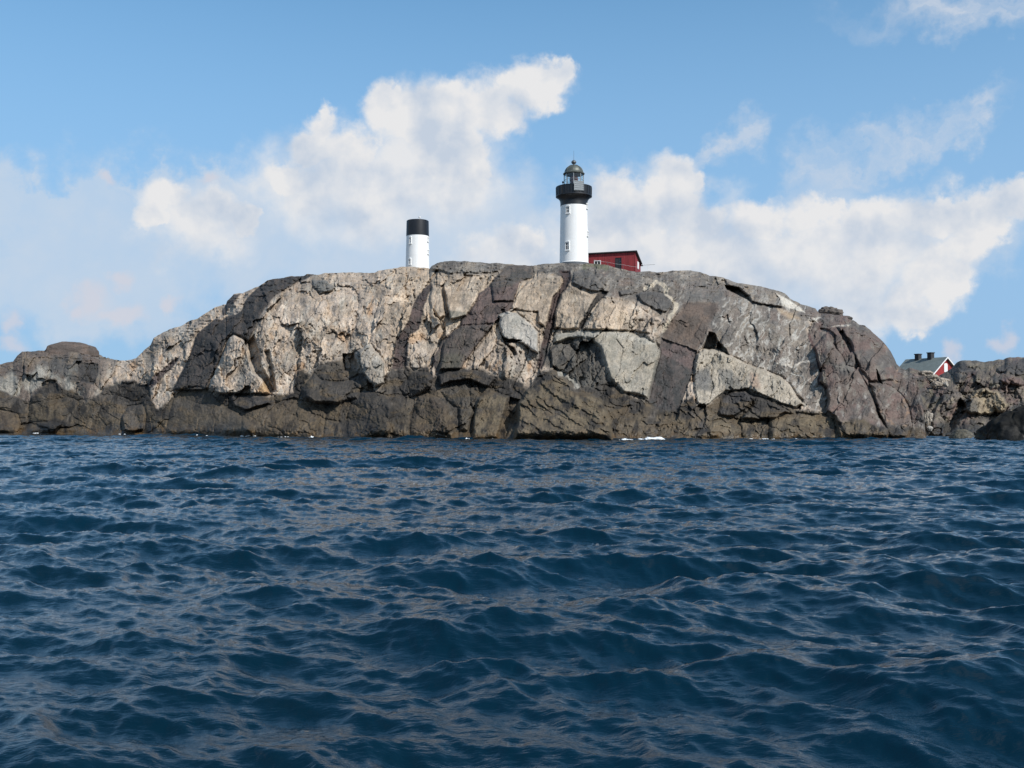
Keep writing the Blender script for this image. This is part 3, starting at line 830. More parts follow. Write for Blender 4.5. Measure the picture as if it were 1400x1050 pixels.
H_K2 = [(1306, 500), (1316, 496), (1326, 502), (1336, 500), (1334, 506), (1312, 507)]


def make_right():
    step = 0.75
    xs = np.arange(1196, 1600, step)
    nt = 150
    ts = np.linspace(-0.04, 1, nt)
    yc = itp(CREST2, xs) + 0.8 * fbm(xs / 9.0, xs * 0 + 8.3, 4, 45)
    yw = np.full(xs.shape, 596.5)
    X, T = np.meshgrid(xs, ts)
    Y = yw + (yc - yw) * T
    wx = 1.8 * fbm(X / 14, Y / 14, 4, 3); wy = 1.8 * fbm(X / 14 + 50, Y / 14, 4, 4)
    U = X + wx; W = Y + wy
    D0 = 2.0 * F / (yw - HOR)
    depth = D0 + 26 * np.interp(T, [g[0] for g in GT], [g[1] for g in GT]) + np.where(T < 0, T * 60, 0)
    ca, sa = math.cos(R(-30)), math.sin(R(-30))
    A = U * ca + W * sa; B = -U * sa + W * ca
    rel = -1.2 + 1.2 * fbm(X / 45, Y / 45, 3, 6)
    cell = []
    for (sx, sy, amp, tilt, crack, seed) in ((30, 21, 1.0, 0.7, 0.4, 24), (13, 9, 0.45, 0.35, 0.2, 25), (5, 4, 0.12, 0.16, 0.06, 26)):
        qa = A + 0.2 * sx * fbm(A / sx, B / sy, 3, seed + 50); qb = B + 0.2 * sy * fbm(A / sx + 7, B / sy, 3, seed + 60)
        f1, f2, hid, dx, dy = vor(qa / sx, qb / sy, seed)
        rel += (_r[2][hid] - 0.5) * amp + ((_r[3][hid] - 0.5) * dx * 2 + (_r[4][hid] - 0.6) * dy * 2) * tilt - crack * np.exp(-(f2 - f1) / 0.05)
        rel += 1.7 * amp * np.sqrt(np.clip(1 - (f1 * 1.05) ** 2, 0, 1))
        cell.append(_r[5][hid])
    for poly, d, e in ((H_A, 2.2, 3), (H_S, -2.5, 2), (H_B, 1.2, 4), (H_C, 0.6, 3), (H_D, 1.0, 3), (H_P, 0.6, 2), (H_K, -2.0, 4), (H_K2, -1.5, 2)):
        s = sdf(U, W, poly)
        rel += d * sstep(-e * 0.5, e, s) - 0.3 * np.exp(-(s / 1.6) ** 2)
    rel += 0.12 * ridged(X / 8, Y / 8, 4, 82) + 0.08 * fbm(X / 3, Y / 3, 4, 83)
    depth = depth - rel * sstep(-0.03, 0.06, T) * (1 - 0.45 * sstep(0.88, 1, T))
    t1 = fbm(X / 34, Y / 34, 5, 101); t2 = fbm(X / 9, Y / 9, 5, 111); t3 = fbm(X / 18 + 9, Y / 18, 5, 121)
    c = np.zeros(X.shape + (3,)); c[:] = (0.150, 0.125, 0.102)
    c = mixc(c, (0.085, 0.082, 0.075), sstep(-0.1, 0.5, t1))
    c = mixc(c, (0.155, 0.108, 0.092), sstep(0.0, 0.6, t3) * 0.8)
    c = mixc(c, (0.20, 0.175, 0.12), sstep(0.1, 0.7, t2) * 0.6)
    c = mixc(c, (0.05, 0.05, 0.05), sstep(0.1, 0.7, -t2) * 0.6)
    for cv, am in zip(cell, (0.15, 0.18, 0.15)):
        c *= (1 + am * (cv - 0.5) * 2)[..., None]
    c = mixc(c, (0.36, 0.285, 0.185), sstep(-2, 3, sdf(U, W, H_A)) * (0.55 + 0.4 * sstep(-0.3, 0.5, t2)))
    c = mixc(c, (0.10, 0.095, 0.085), sstep(-2, 3, sdf(U, W, [(1310, 545), (1326, 542), (1337, 550), (1338, 566), (1312, 566)])) * 0.8)
    c = mixc(c, (0.19, 0.165, 0.12), sstep(-2, 4, sdf(U, W, [(1316, 493), (1350, 496), (1372, 497), (1356, 508), (1330, 506)])) * 0.7)
    c = mixc(c, (0.17, 0.115, 0.098), sstep(-2, 3, sdf(U, W, H_D)) * 0.8)
    c = mixc(c, (0.055, 0.055, 0.055), sstep(-2, 3, sdf(U, W, H_C)) * 0.7)
    c = mixc(c, (0.42, 0.375, 0.31), sstep(-1, 2, sdf(U, W, H_P) + 2.5 * t2) * 0.9)
    c = mixc(c, (0.04, 0.04, 0.042), sstep(-1, 2, sdf(U, W, H_K2)) * 0.8)
    dk = sstep(572, 588, W + 8 * t1)
    c = mixc(c, (0.045, 0.042, 0.036), dk * 0.8)
    c *= (1 + 0.10 * perlin(X / 1.6, Y / 1.6, 171))[..., None]
    c = np.clip(c * 0.82, 0.008, 0.8)
    px, py, pz = P(X, Y, depth)
    V = np.stack([px, py, pz], -1)
    s = np.concatenate([np.linspace(0.5, 12, 18), np.linspace(14, 80, 25)])
    cr = V[-1]
    back = np.zeros((len(s), len(xs), 3)); cb = np.zeros_like(back)
    for i, q in enumerate(s):
        k = sstep(1, 14, q)
        fall = sstep(45, 78, q)
        zt = cr[:, 2] * (1 - k) + 5.6 * k
        back[i, :, 0] = cr[:, 0] * (1 + q / 260)
        back[i, :, 1] = cr[:, 1] + q
        back[i, :, 2] = zt * (1 - fall) - 2.5 * fall + 0.25 * fbm(cr[:, 0] / 3, cr[:, 0] * 0 + q / 3, 4, 201) * k
        cb[i] = (0.15, 0.13, 0.1)
    V = np.concatenate([V, back], 0); c = np.concatenate([c, cb], 0)
    o = grid_mesh('island', V, V.shape[0], V.shape[1], M_ROCK, c)
    tag(o, 'low brown rocky island behind a gap, with the grey-roofed red house beyond its ridge', 'island', kind='structure')


make_right()


# ------------------------------------------------------------------ loose boulders
def boulder(name, cen, rad, seed, cols, label, rz=0.0, flat=0.0, rough=0.16, sub=6, pole=1.0, crack=0.35):
    bm = bmesh.new()
    bmesh.ops.create_icosphere(bm, subdivisions=sub, radius=1.0)
    n = len(bm.verts)
    co = np.array([v.co[:] for v in bm.verts])
    x, y, z = co.T
    tri = lambda q, oc, sd: (fbm(x * q + sd * 1.7, y * q, oc, sd) + fbm(y * q + 5, z * q + sd * 2.3, oc, sd + 1) + fbm(z * q + 9, x * q + 3, oc, sd + 2)) * 0.75
    d = 1 + rough * (tri(1.2, 3, seed) + 0.3 * tri(3.6, 4, seed + 3))
    f1, f2, hid, _, _ = vor(x * 1.1 + 0.5 * z + seed + 0.2 * tri(2.0, 3, 7), z * 1.2 + y * 0.7, seed + 5)
    d -= crack * rough * np.exp(-(f2 - f1) / 0.05)
    co = np.sign(co) * np.abs(co) ** pole
    co = co * d[:, None]
    co[:, 2] = np.where(co[:, 2] < 0, co[:, 2] * (1 - flat), co[:, 2])
    q = co * np.array(rad)
    c, s = math.cos(rz), math.sin(rz)
    V = np.stack([q[:, 0] * c - q[:, 1] * s, q[:, 0] * s + q[:, 1] * c, q[:, 2]], -1)
    for v, p in zip(bm.verts, V):
        v.co = p
    me = bpy.data.meshes.new(name)
    bm.to_mesh(me); bm.free()
    me.polygons.foreach_set('use_smooth', np.ones(len(me.polygons), bool))
    t = tri(2.0, 5, seed + 9)
    cc = np.zeros((n, 3)); cc[:] = cols[0]
    cc = mixc(cc, cols[1], sstep(-0.3, 0.5, t)) * 0.78
    ca = me.attributes.new('rock_colour', 'FLOAT_COLOR', 'POINT')
    c4 = np.ones((n, 4), np.float32); c4[:, :3] = cc
    ca.data.foreach_set('color', c4.reshape(-1))
    me.materials.append(M_ROCK)
    o = bpy.data.objects.new(name, me)
    COL.objects.link(o)
    o.location = cen
    tag(o, label, 'boulder')
    return o


def at_ground(px, py, Y):
    return PV(px, py, Y)


DKC = ((0.012, 0.012, 0.011), (0.024, 0.022, 0.017))
BRC = ((0.12, 0.098, 0.085), (0.17, 0.13, 0.108))
boulder('boulder', PV(99, 484, 151), (3.75, 3.0, 1.75), 3, BRC, 'long flat brown boulder resting on top of the low left end of the island', flat=0.0, rough=0.07, pole=0.8, crack=0.0)
boulder('boulder', PV(1134, 431, 131), (1.55, 1.5, 1.05), 5, ((0.13, 0.112, 0.098), (0.18, 0.148, 0.125)), 'small rounded boulder perched on the right shoulder of the island crest', rough=0.24, pole=0.95, crack=0.15)
boulder('boulder', PV(1154, 436, 129), (0.95, 0.9, 0.4), 8, ((0.09, 0.08, 0.07), (0.12, 0.1, 0.09)), 'low dark stone lying right of the perched crest boulder', rough=0.13)
boulder('boulder', PV(1385, 601, 91) + Vector((0.9, 0, -0.3)), (3.1, 2.6, 3.5), 12, DKC, 'big wet black boulder rising from the sea, its far side cut off by the frame', rough=0.13)
boulder('boulder', PV(1358, 602, 92.5) + Vector((0, 0, -0.2)), (1.5, 1.4, 1.75), 15, ((0.018, 0.017, 0.014), (0.06, 0.052, 0.032)), 'dark olive boulder leaning against the big wet black one', rough=0.13)
boulder('boulder', PV(1316, 600.5, 96), (1.25, 1.0, 0.95), 17, ((0.10, 0.092, 0.07), (0.14, 0.125, 0.09)), 'small dome of grey olive rock awash in the gap by the right island', rough=0.08)
boulder('boulder', PV(1268, 571, 113), (0.5, 0.5, 0.75), 19, ((0.42, 0.37, 0.31), (0.5, 0.44, 0.37)), 'pale pinkish stone wedged low in the gully between the two islands', rough=0.2)
boulder('boulder', PV(1271, 586, 111), (0.35, 0.3, 0.3), 20, ((0.45, 0.42, 0.38), (0.5, 0.47, 0.42)), 'little whitish stone below the pale pinkish one in the gully', rough=0.2, sub=4)
for (a, b, Yq, rr, sd, lb) in ((1266, 511, 131.5, (0.8, 0.8, 0.45), 21, 'pale tan boulder just under the left eave of the red house'),
                               (1275, 517, 129.5, (0.75, 0.7, 0.45), 22, 'pale boulder below the red gable, middle of the spill of stones'),
                               (1289, 523, 127, (0.8, 0.7, 0.55), 23, 'pale boulder in the hollow, lower right end of the stone spill'),
                               (1281, 526, 125.5, (0.6, 0.5, 0.4), 24, 'smaller pale stone lowest in the spill under the house')):
    boulder('boulder', PV(a, b, Yq), rr, sd, ((0.36, 0.31, 0.25), (0.46, 0.40, 0.33)), lb, rough=0.22, pole=0.8)


# ------------------------------------------------------------------ lighthouse
def crest_at(px):
    i = int(np.argmin(np.abs(ISL_X - px)))
    return ISL_V[NT_ISL - 1, i]


def ground_z(px, Y):
    i = int(np.argmin(np.abs(ISL_X - px)))
    colv = ISL_V[NT_ISL - 1:, i]
    return float(np.interp(Y, colv[:, 1], colv[:, 2]))


def arch_window(parent, name, ang, z, r_at, w, h, deep=0.10):
    """a framed window standing on the tower wall, facing ang"""
    e = MB()
    t = 0.10
    e.box(-w / 2, -w / 2 + t, -deep, 0.12, 0, h); e.box(w / 2 - t, w / 2, -deep, 0.12, 0, h)
    e.box(-w / 2 + t, w / 2 - t, -deep, 0.12, 0, t * 0.9); e.box(-w / 2 + t, w / 2 - t, -deep, 0.12, h - t, h)
    e.prism([(-w / 2 - 0.03, -deep - 0.06, h + 0.003), (w / 2 + 0.03, -deep - 0.06, h + 0.003), (w / 2 * 0.7, -deep - 0.06, h + 0.17), (-w / 2 * 0.7, -deep - 0.06, h + 0.17)], (0, 0.2, 0))
    e.box(-w / 2 - 0.05, w / 2 + 0.05, -deep - 0.05, 0.12, -0.10, -0.003)
    x, y = r_at * math.cos(ang), r_at * math.sin(ang)
    wf = e.build('window', M_WALLTRIM, parent, loc=(x, y, z), rz=ang + math.pi / 2)
    g = MB(); g.box(-w / 2 + t + 0.002, w / 2 - t - 0.002, -deep + 0.05, 0.10, t * 0.9 + 0.002, h - t - 0.002)
    g.build('pane', M_DARKPANE, wf)
    b = MB(); b.box(-0.025, 0.025, -deep + 0.02, -deep + 0.048, t * 0.9 + 0.003, h - t - 0.003); b.box(-w / 2 + t + 0.003, -0.028, -deep + 0.02, -deep + 0.048, h * 0.52, h * 0.52 + 0.05)
    b.box(0.028, w / 2 - t - 0.003, -deep + 0.02, -deep + 0.048, h * 0.52, h * 0.52 + 0.05)
    b.build('glazing_bar', M_WALLTRIM, wf)
    return wf


LH_Y = 143.0
PXM = LH_Y / F                                  # metres in a photo pixel there
lc = PV(784.8, 360.5, LH_Y)
zb = lc.z - 0.9
LH = empty('lighthouse', (lc.x, LH_Y, zb), 0)
tag(LH, 'tall white lighthouse with black gallery, glazed lantern and weathered dome beside the red shed', 'lighthouse')


def lz(py):
    return float(P(784.8, py, LH_Y)[2]) - zb


r_base, r_top = 19.8 * PXM, 18.4 * PXM
z282, z270, z256 = lz(282), lz(269.5), lz(256.3)
m = MB(); m.lathe([(r_base + 0.06, -2.0), (r_base + 0.06, 0.95), (r_base, 1.0), (r_base, 1.02), (r_top, z282 - 0.02)], 96, cap=True)
m.build('tower_wall', M_WHITE, LH, smooth=True)
m = MB(); m.lathe([(r_base + 0.16, -2.0), (r_base + 0.16, 0.86), (r_base + 0.08, 0.90)], 96)
m.build('plinth', M_IRON, LH, smooth=True)
m = MB()
prof = [(r_top + 0.03, z282 - 0.02)]
for i in range(13):
    t = i / 12
    prof.append((r_top + 0.03 + (24.0 * PXM - r_top) * (t ** 2.6), z282 + (z270 - z282) * (0.25 + 0.75 * t)))
prof.append((24.9 * PXM, z270 + 0.002)); prof.append((24.9 * PXM, z270 + 0.16)); prof.append((23.5 * PXM, z270 + 0.17))
m.lathe(prof, 96)
m.build('corbel', M_BLACK, LH, smooth=True, angle=30)
m = MB()
m.lathe([(24.2 * PXM, z270 + 0.175), (24.5 * PXM, z256 - 0.08), (24.75 * PXM, z256 - 0.075), (24.75 * PXM, z256), (23.7 * PXM, z256 + 0.001), (23.5 * PXM, z270 + 0.3), (4, z270 + 0.3) if False else (20 * PXM, z270 + 0.3)], 96, cap=False)
m.build('parapet', M_BLACK, LH, smooth=True, angle=30)
for i in range(24):
    m = MB()
    a = 2 * math.pi * i / 24
    m.tube((24.55 * PXM * math.cos(a), 24.55 * PXM * math.sin(a), z270 + 0.18), (24.75 * PXM * math.cos(a), 24.75 * PXM * math.sin(a), z256 - 0.08), 0.035, 6)
    m.build('parapet_rib', M_BLACK, LH)
# lantern
z254, z237 = lz(255.5), lz(237.5)
rl = 13.2 * PXM
m = MB(); m.lathe([(15.2 * PXM, z270 + 0.2), (15.2 * PXM, z254 - 0.35), (rl + 0.05, z254 - 0.2), (rl + 0.05, z254)], 48)
m.build('lantern_base', M_IRON, LH, smooth=True)
NB = 8
A0 = R(-90) + R(-5)
gl = MB()
ring_o = [(rl * math.cos(A0 + 2 * math.pi * i / NB), rl * math.sin(A0 + 2 * math.pi * i / NB)) for i in range(NB)]
for i in range(NB):
    (x0, y0), (x1, y1) = ring_o[i], ring_o[(i + 1) % NB]
    k = 0.985
    gl.hexa([(x0, y0, z254), (x1, y1, z254), (x1 * k, y1 * k, z254), (x0 * k, y0 * k, z254), (x0, y0, z237 - .1), (x1, y1, z237 - .1), (x1 * k, y1 * k, z237 - .1), (x0 * k, y0 * k, z237 - .1)])
lan = gl.build('lantern_glass', M_GLASS, LH)
m = MB()
for i in range(NB):
    x, y = ring_o[i]
    m.tube((x * 1.01, y * 1.01, z254 + 0.001), (x * 1.01, y * 1.01, z237 - 0.09), 0.055, 8)
for zz in (z254 + 0.05, (z254 + z237) / 2, z237 - 0.18):
    for i in range(NB):
        (x0, y0), (x1, y1) = ring_o[i], ring_o[(i + 1) % NB]
        m.tube((x0 * 1.008, y0 * 1.008, zz), (x1 * 1.008, y1 * 1.008, zz), 0.03 if zz != z254 + .05 else 0.05, 6)
m.build('lantern_frame', M_PANEL, LH)
m = MB(); m.lathe([(0.0, z254 - 0.1), (0.45, z254 - 0.1), (0.42, z254 + 0.4), (0.5, z254 + 0.55), (0.62, z254 + 0.9), (0.62, z254 + 1.25), (0.45, z254 + 1.55), (0.2, z254 + 1.7), (0.0, z254 + 1.72)], 24)
m.build('lamp', M_REDLAMP, LH, smooth=True)
M_CURT = paint('maroon_curtain', (0.10, 0.045, 0.05), 0.8)
for x0, x1, y0 in ((-0.5, -0.2, 0.85), (0.05, 0.55, 0.8)):
    m = MB(); m.box(x0, x1, y0, y0 + 0.06, z254 - 0.1, z237 - 0.1)
    m.build('curtain', M_CURT, LH)
# dome
z226, z224 = lz(225.8), lz(224.5)
rd = 14.6 * PXM
m = MB()
prof = [(rd, z237 - 0.12), (rd + 0.03, z237), (rd - 0.08, z237 + 0.06)]
for i in range(1, 13):
    a = math.pi / 2 * i / 12.6
    prof.append((0.02 + 12.4 * PXM * math.cos(a) ** 0.92, z237 + 0.08 + (z226 - z237 - 0.08) * math.sin(a)))
m.lathe(prof, 64)
dome = m.build('dome', M_DOME, LH, smooth=True, angle=40)
for i in range(8):
    m = MB()
    a = A0 + 2 * math.pi * i / 8
    pts = []
    for j in range(0, 9):
        b = math.pi / 2 * j / 9
        rr = 0.04 + 12.4 * PXM * math.cos(b) ** 0.92
        pts.append(Vector((rr * math.cos(a), rr * math.sin(a), z237 + 0.09 + (z226 - z237 - 0.08) * math.sin(b))))
    for p, q in zip(pts[:-1], pts[1:]):
        m.tube(p, q, 0.035, 5)
    m.build('dome_seam', M_DOME, dome)
zt = lz(219.3)
m = MB(); m.lathe([(0.0, z226 - 0.1), (0.30, z226 - 0.08), (0.16, z226 + 0.05), (0.14, z226 + 0.12), (0.30, z226 + 0.24), (0.37, z226 + 0.40), (0.34, z226 + 0.54), (0.2, z226 + 0.68), (0.05, z226 + 0.76), (0, z226 + 0.77)], 24)
m.build('finial_ball', M_IRON, dome, smooth=True)
m = MB(); m.tube((0, 0, z226 + 0.7), (0, 0, lz(206)), 0.025, 6, 0.012)
m.build('lightning_rod', M_IRON, dome)
# louvred panel hanging on the parapet
pa = R(-90) + math.asin((790 - 784.8) / 24.7)
m = MB()
pw, ph0, ph1 = 13.6 * PXM, lz(266), lz(252.6)
for i in range(5):
    z0 = ph0 + (ph1 - ph0) * i / 5; z1 = ph0 + (ph1 - ph0) * (i + 1) / 5
    m.box(-pw / 2 + 0.06, pw / 2 - 0.06, -0.05, 0.0, z0 + 0.10, z1 - 0.04)
m.box(-pw / 2, -pw / 2 + 0.055, -0.08, 0.03, ph0, ph1); m.box(pw / 2 - 0.055, pw / 2, -0.08, 0.03, ph0, ph1)
m.box(-pw / 2 + 0.06, pw / 2 - 0.06, 0.002, 0.028, ph0 + .02, ph1 - 0.02)
m.build('solar_panel', M_PANEL, LH, loc=(25.1 * PXM * math.cos(pa), 25.1 * PXM * math.sin(pa), 0), rz=pa + math.pi / 2)
m = MB()
fa = R(-90) - math.asin((784.8 - 768.5) / 24.7)
m.lathe([(0.05, 0), (0.05, 0.18), (0.13, 0.2), (0.15, 0.36), (0.08, 0.44), (0, 0.46)], 10)
m.build('fog_lamp', M_BLACK, LH, smooth=True, loc=(24.2 * PXM * math.cos(fa), 24.2 * PXM * math.sin(fa), z256))
aw = R(-90) - math.asin((784.8 - 775.5) / 19)
arch_window(LH, 'window', aw, lz(294.8), r_top + 0.03, 0.62, 0.95)
arch_window(LH, 'window', aw - 0.02, lz(344.8), r_base - 0.02, 0.66, 1.15)
awr = R(-90) + math.asin(0.93)
arch_window(LH, 'window', awr, lz(286.5), r_top + 0.02, 0.5, 0.6)
arch_window(LH, 'window', awr, lz(324), (r_base + r_top) / 2 + 0.02, 0.5, 0.6)

# ------------------------------------------------------------------ the old tower
OT_Y = 143.5
PX2 = OT_Y / F
oc = PV(570.8, 365, OT_Y)
zo = oc.z - 0.9
OT = empty('light_tower', (oc.x, OT_Y, zo))
tag(OT, 'short white round tower with a plain black top, standing alone on the crest', 'tower')


def oz(py):
    return float(P(570.8, py, OT_Y)[2]) - zo


ro0, ro1, ro2 = 16.3 * PX2, 15.5 * PX2, 15.0 * PX2
m = MB(); m.lathe([(ro0 + 0.03, -2.5), (ro0, 0.5), (ro1 - 0.02, oz(322.5))], 80)
m.build('tower_wall', M_WHITE, OT, smooth=True)
m = MB(); m.lathe([(ro1 + 0.01, oz(323.2)), (ro1 + 0.015, oz(322.5)), (ro2 + 0.02, oz(302.6)), (ro2 - 0.06, oz(302.0)), (ro2 - 0.3, oz(301.8)), (0, oz(301.6))], 80)
m.build('black_top', M_BLACK, OT, smooth=True, angle=30)
m = MB()
m.lathe([(0.05, 0), (0.05, 0.15), (0.16, 0.18), (0.16, 0.34), (0.0, 0.36)], 10)
m.build('roof_lamp', M_WALLTRIM, OT, smooth=True, loc=(0.42, -1.45, oz(302.2)))
m = MB(); m.tube((0, 0, oz(302)), (0, 0, oz(299)), 0.03, 6)
m.build('roof_post', M_IRON, OT)
ao = R(-90) - math.asin((570.8 - 562.3) / 15.8)
arch_window(OT, 'window', ao, oz(335), ro1 + 0.0, 0.42, 0.85)
arch_window(OT, 'window', ao - 0.02, oz(363.5), ro0 - 0.03, 0.45, 0.75)
aor = R(-90) + math.asin(0.93)
arch_window(OT, 'window', aor, oz(331), ro1, 0.36, 0.5)
arch_window(OT, 'window', aor, oz(348), ro0 - 0.05, 0.36, 0.5)

# ------------------------------------------------------------------ red shed by the lighthouse
SH_Y = 147.0
PX3 = SH_Y / F
a0 = PV(800, 371, SH_Y); a1 = PV(868.5, 373, SH_Y - 2.4)
L_sh = (a1 - a0).xy.length
rz_sh = math.atan2((a1 - a0).y, (a1 - a0).x)
z_sh = a1.z - 0.4
SHED = empty('red_shed', (a0.x, a0.y, z_sh), rz_sh)
tag(SHED, 'dark red wooden shed with a lean-to roof, standing behind the white lighthouse', 'shed')
hF = float(P(868, 345.0, SH_Y - 2.4)[2]) - z_sh
DEP, dropb = 4.0, 1.35
t = 0.12
m = MB()
dx0, dx1 = 4.55, 5.5       # door
dz1 = hF - 0.65
wx0, wx1, wz0, wz1 = 1.45, 2.3, hF - 1.85, hF - 1.0
m.box(0, wx0, 0, t, -2.2, hF); m.box(wx1, dx0, 0, t, -2.2, hF); m.box(dx1, L_sh, 0, t, -2.2, hF)
m.box(wx0, wx1, 0, t, -2.2, wz0); m.box(wx0, wx1, 0, t, wz1, hF); m.box(dx0, dx1, 0, t, dz1, hF); m.box(dx0, dx1, 0, t, -2.2, 0.3)
m.build('wall', M_RED, SHED)
for xw in (0.0, L_sh - t):
    m = MB(); m.prism([(xw, t + .002, -2.2), (xw, DEP, -2.2), (xw, DEP, hF - dropb), (xw, t + .002, hF - 0.04)], (t, 0, 0))
    m.build('wall', M_RED, SHED)
m = MB(); m.box(t + .002, L_sh - t - .002, DEP - t, DEP - 0.002, -2.2, hF - dropb - 0.02)
m.build('wall', M_RED, SHED)
ov = 0.28
m = MB()
sl = -dropb / DEP
m.prism([(-0.3, -ov, hF + 0.02 - sl * ov), (-0.3, DEP + ov, hF + 0.02 + sl * (DEP + ov)), (-0.3, DEP + ov, hF + 0.15 + sl * (DEP + ov)), (-0.3, -ov, hF + 0.15 - sl * ov)], (L_sh + 0.62, 0, 0))
m.build('roof', M_FELT, SHED)
m = MB()
m.box(wx0 - 0.09, wx0, -0.04, 0.10, wz0 - 0.09, wz1 + 0.09); m.box(wx1, wx1 + 0.09, -0.04, 0.10, wz0 - 0.09, wz1 + 0.09)
m.box(wx0, wx1, -0.04, 0.10, wz1, wz1 + 0.09); m.box(wx0, wx1, -0.04, 0.10, wz0 - 0.09, wz0)
m.box((wx0 + wx1) / 2 - 0.03, (wx0 + wx1) / 2 + 0.03, -0.02, 0.08, wz0, wz1)
w = m.build('window', M_WALLTRIM, SHED)
m = MB(); m.box(wx0 + .003, wx1 - .003, 0.085, 0.105, wz0 + .003, wz1 - .003); m.build('pane', M_DARKPANE, w)
m = MB(); m.box(dx0 + 0.05, dx0 + 0.5, 0.06, 0.10, 0.3, dz1 - 0.02); m.box(dx0 + 0.53, dx1 - 0.05, 0.06, 0.10, 0.3, dz1 - 0.02)
dr = m.build('door', M_DOORDARK, SHED)
m = MB(); m.box(dx1 - 0.32, dx1 - 0.14, 0.035, 0.058, dz1 - 0.75, dz1 - 0.4)
m.build('door_pane', M_GLASS, dr)
m = MB(); m.box(dx0, dx0 + 0.048, -0.02, 0.1, 0.3, dz1); m.box(dx1 - 0.048, dx1, -0.02, 0.1, 0.3, dz1)
m.build('door_frame', M_DOORDARK, SHED)
m = MB(); m.box(L_sh + 0.002, L_sh + 0.06, 1.5, 2.5, hF - 2.15, hF - 1.1)
w2 = m.build('window', M_WALLTRIM, SHED)
m = MB(); m.box(L_sh + 0.062, L_sh + 0.075, 1.62, 2.38, hF - 2.03, hF - 1.22); m.build('pane', M_WALLTRIM, w2)
m = MB(); m.box(L_sh - 0.1, L_sh + 0.05, -0.03, -0.003, -2.2, hF - 0.02); m.build('corner_board', M_RED, SHED)

# boom and hand line
pb0 = PV(877, 362.3, 145.2); pb1 = PV(895.5, 361.3, 144.5)
m = MB(); m.tube(pb0, pb1, 0.055, 8); 
gp = PV(886, 374, 144.9)
m.tube((gp.x, gp.y, gp.z - 1.5), ((pb0.x + pb1.x) / 2, (pb0.y + pb1.y) / 2, (pb0.z + pb1.z) / 2 - 0.04), 0.03, 6)
o = m.build('boom', M_WALLTRIM); tag(o, 'slim white pole sticking out level to the right of the red shed', 'pole')
HR = empty('hand_line', PV(838, 372, 142))
tag(HR, 'thin wire hand line on iron stakes in front of the red shed', 'railing')
pts = [(812, 355.5, 141.5), (831, 358.5, 141.6), (852, 362.0, 141.7), (871, 365.0, 141.8)]
inv = Vector(HR.location)
m = MB()
P3 = [PV(*p) - inv for p in pts]
for p, q in zip(P3[:-1], P3[1:]):
    mid = (p + q) / 2 - Vector((0, 0, 0.05))
    m.tube(p, mid, 0.014, 6); m.tube(mid, q, 0.014, 6)
m.build('wire', M_WIRE, HR)
for p in P3:
    m = MB(); m.tube(p - Vector((0, 0, 2.2)), p + Vector((0, 0, 0.04)), 0.022, 6)
    m.build('stake', M_IRON, HR)

# ------------------------------------------------------------------ house behind the right island
HY = 166.0
PX4 = HY / F
apex = PV(1293, 489.5, HY)
HOUSE = empty('red_house', (apex.x, HY, 4.9), R(30))
tag(HOUSE, 'red wooden house with white gable trim and grey roof, half hidden behind rocks', 'house')
hr = apex.z - 4.9                # ridge height
hw = 3.35                        # half width
rise = 2.65
Lh = 7.6
he = hr - rise
# local frame: gable plane y=0 facing -Y, ridge runs back along +Y
m = MB(); m.prism([(-hw, 0, -0.4), (hw, 0, -0.4), (hw, 0, he), (0, 0, hr - 0.06), (-hw, 0, he)], (0, 0.15, 0))
m.build('wall', M_RED2, HOUSE)
m = MB(); m.box(-hw, -hw + 0.15, 0.152, Lh, -0.4, he); m.build('wall', M_RED2, HOUSE)
m = MB(); m.box(hw - 0.15, hw, 0.152, Lh, -0.4, he); m.build('wall', M_RED2, HOUSE)
m = MB(); m.prism([(-hw + .152, Lh - 0.15, -0.4), (hw - .152, Lh - 0.15, -0.4), (hw - .152, Lh - 0.15, he), (0, Lh - 0.15, hr - 0.2), (-hw + .152, Lh - 0.15, he)], (0, 0.148, 0))
m.build('wall', M_RED2, HOUSE)
k = rise / hw
e = 0.45
m = MB()
m.prism([(0, -0.35, hr + 0.02), (-hw - e, -0.35, hr + 0.02 - k * (hw + e)), (-hw - e, -0.35, hr + 0.16 - k * (hw + e)), (0, -0.35, hr + 0.18), (hw + e, -0.35, hr + 0.16 - k * (hw + e)), (hw + e, -0.35, hr + 0.02 - k * (hw + e))], (0, Lh + 0.7, 0))
roof = m.build('roof', M_TILE, HOUSE)
for (yy, zz) in ((2.9, 0.95), (5.4, 0.85)):
    m = MB(); m.box(-0.42, 0.42, yy - 0.38, yy + 0.38, hr - 0.5, hr + zz); m.box(-0.5, 0.5, yy - 0.46, yy + 0.46, hr + zz + 0.002, hr + zz + 0.16)
    m.build('chimney', M_CHIM, roof)
m = MB()
for s in (-1, 1):
    m.prism([(0, -0.42, hr + 0.20), (s * (hw + e + .02), -0.42, hr + 0.20 - k * (hw + e + .02)), (s * (hw + e + .02), -0.42, hr - 0.02 - k * (hw + e + .02)), (0, -0.42, hr - 0.02)], (0, 0.068, 0))
m.build('bargeboard', M_WALLTRIM, HOUSE)
m = MB(); 
wz = hr - 2.35
m.prism([(-0.5, -0.06, wz), (0.38, -0.06, wz), (0.38, -0.06, wz + 1.25), (0.2, -0.06, wz + 1.48), (-0.32, -0.06, wz + 1.48), (-0.5, -0.06, wz + 1.25)], (0, 0.058, 0))
w = m.build('window', M_WALLTRIM, HOUSE)
m = MB(); m.box(-0.36, 0.24, -0.075, -0.062, wz + 0.12, wz + 1.2); m.build('shutter', paint('pale_shutter', (0.72, 0.74, 0.76), 0.4, 0.05), w)

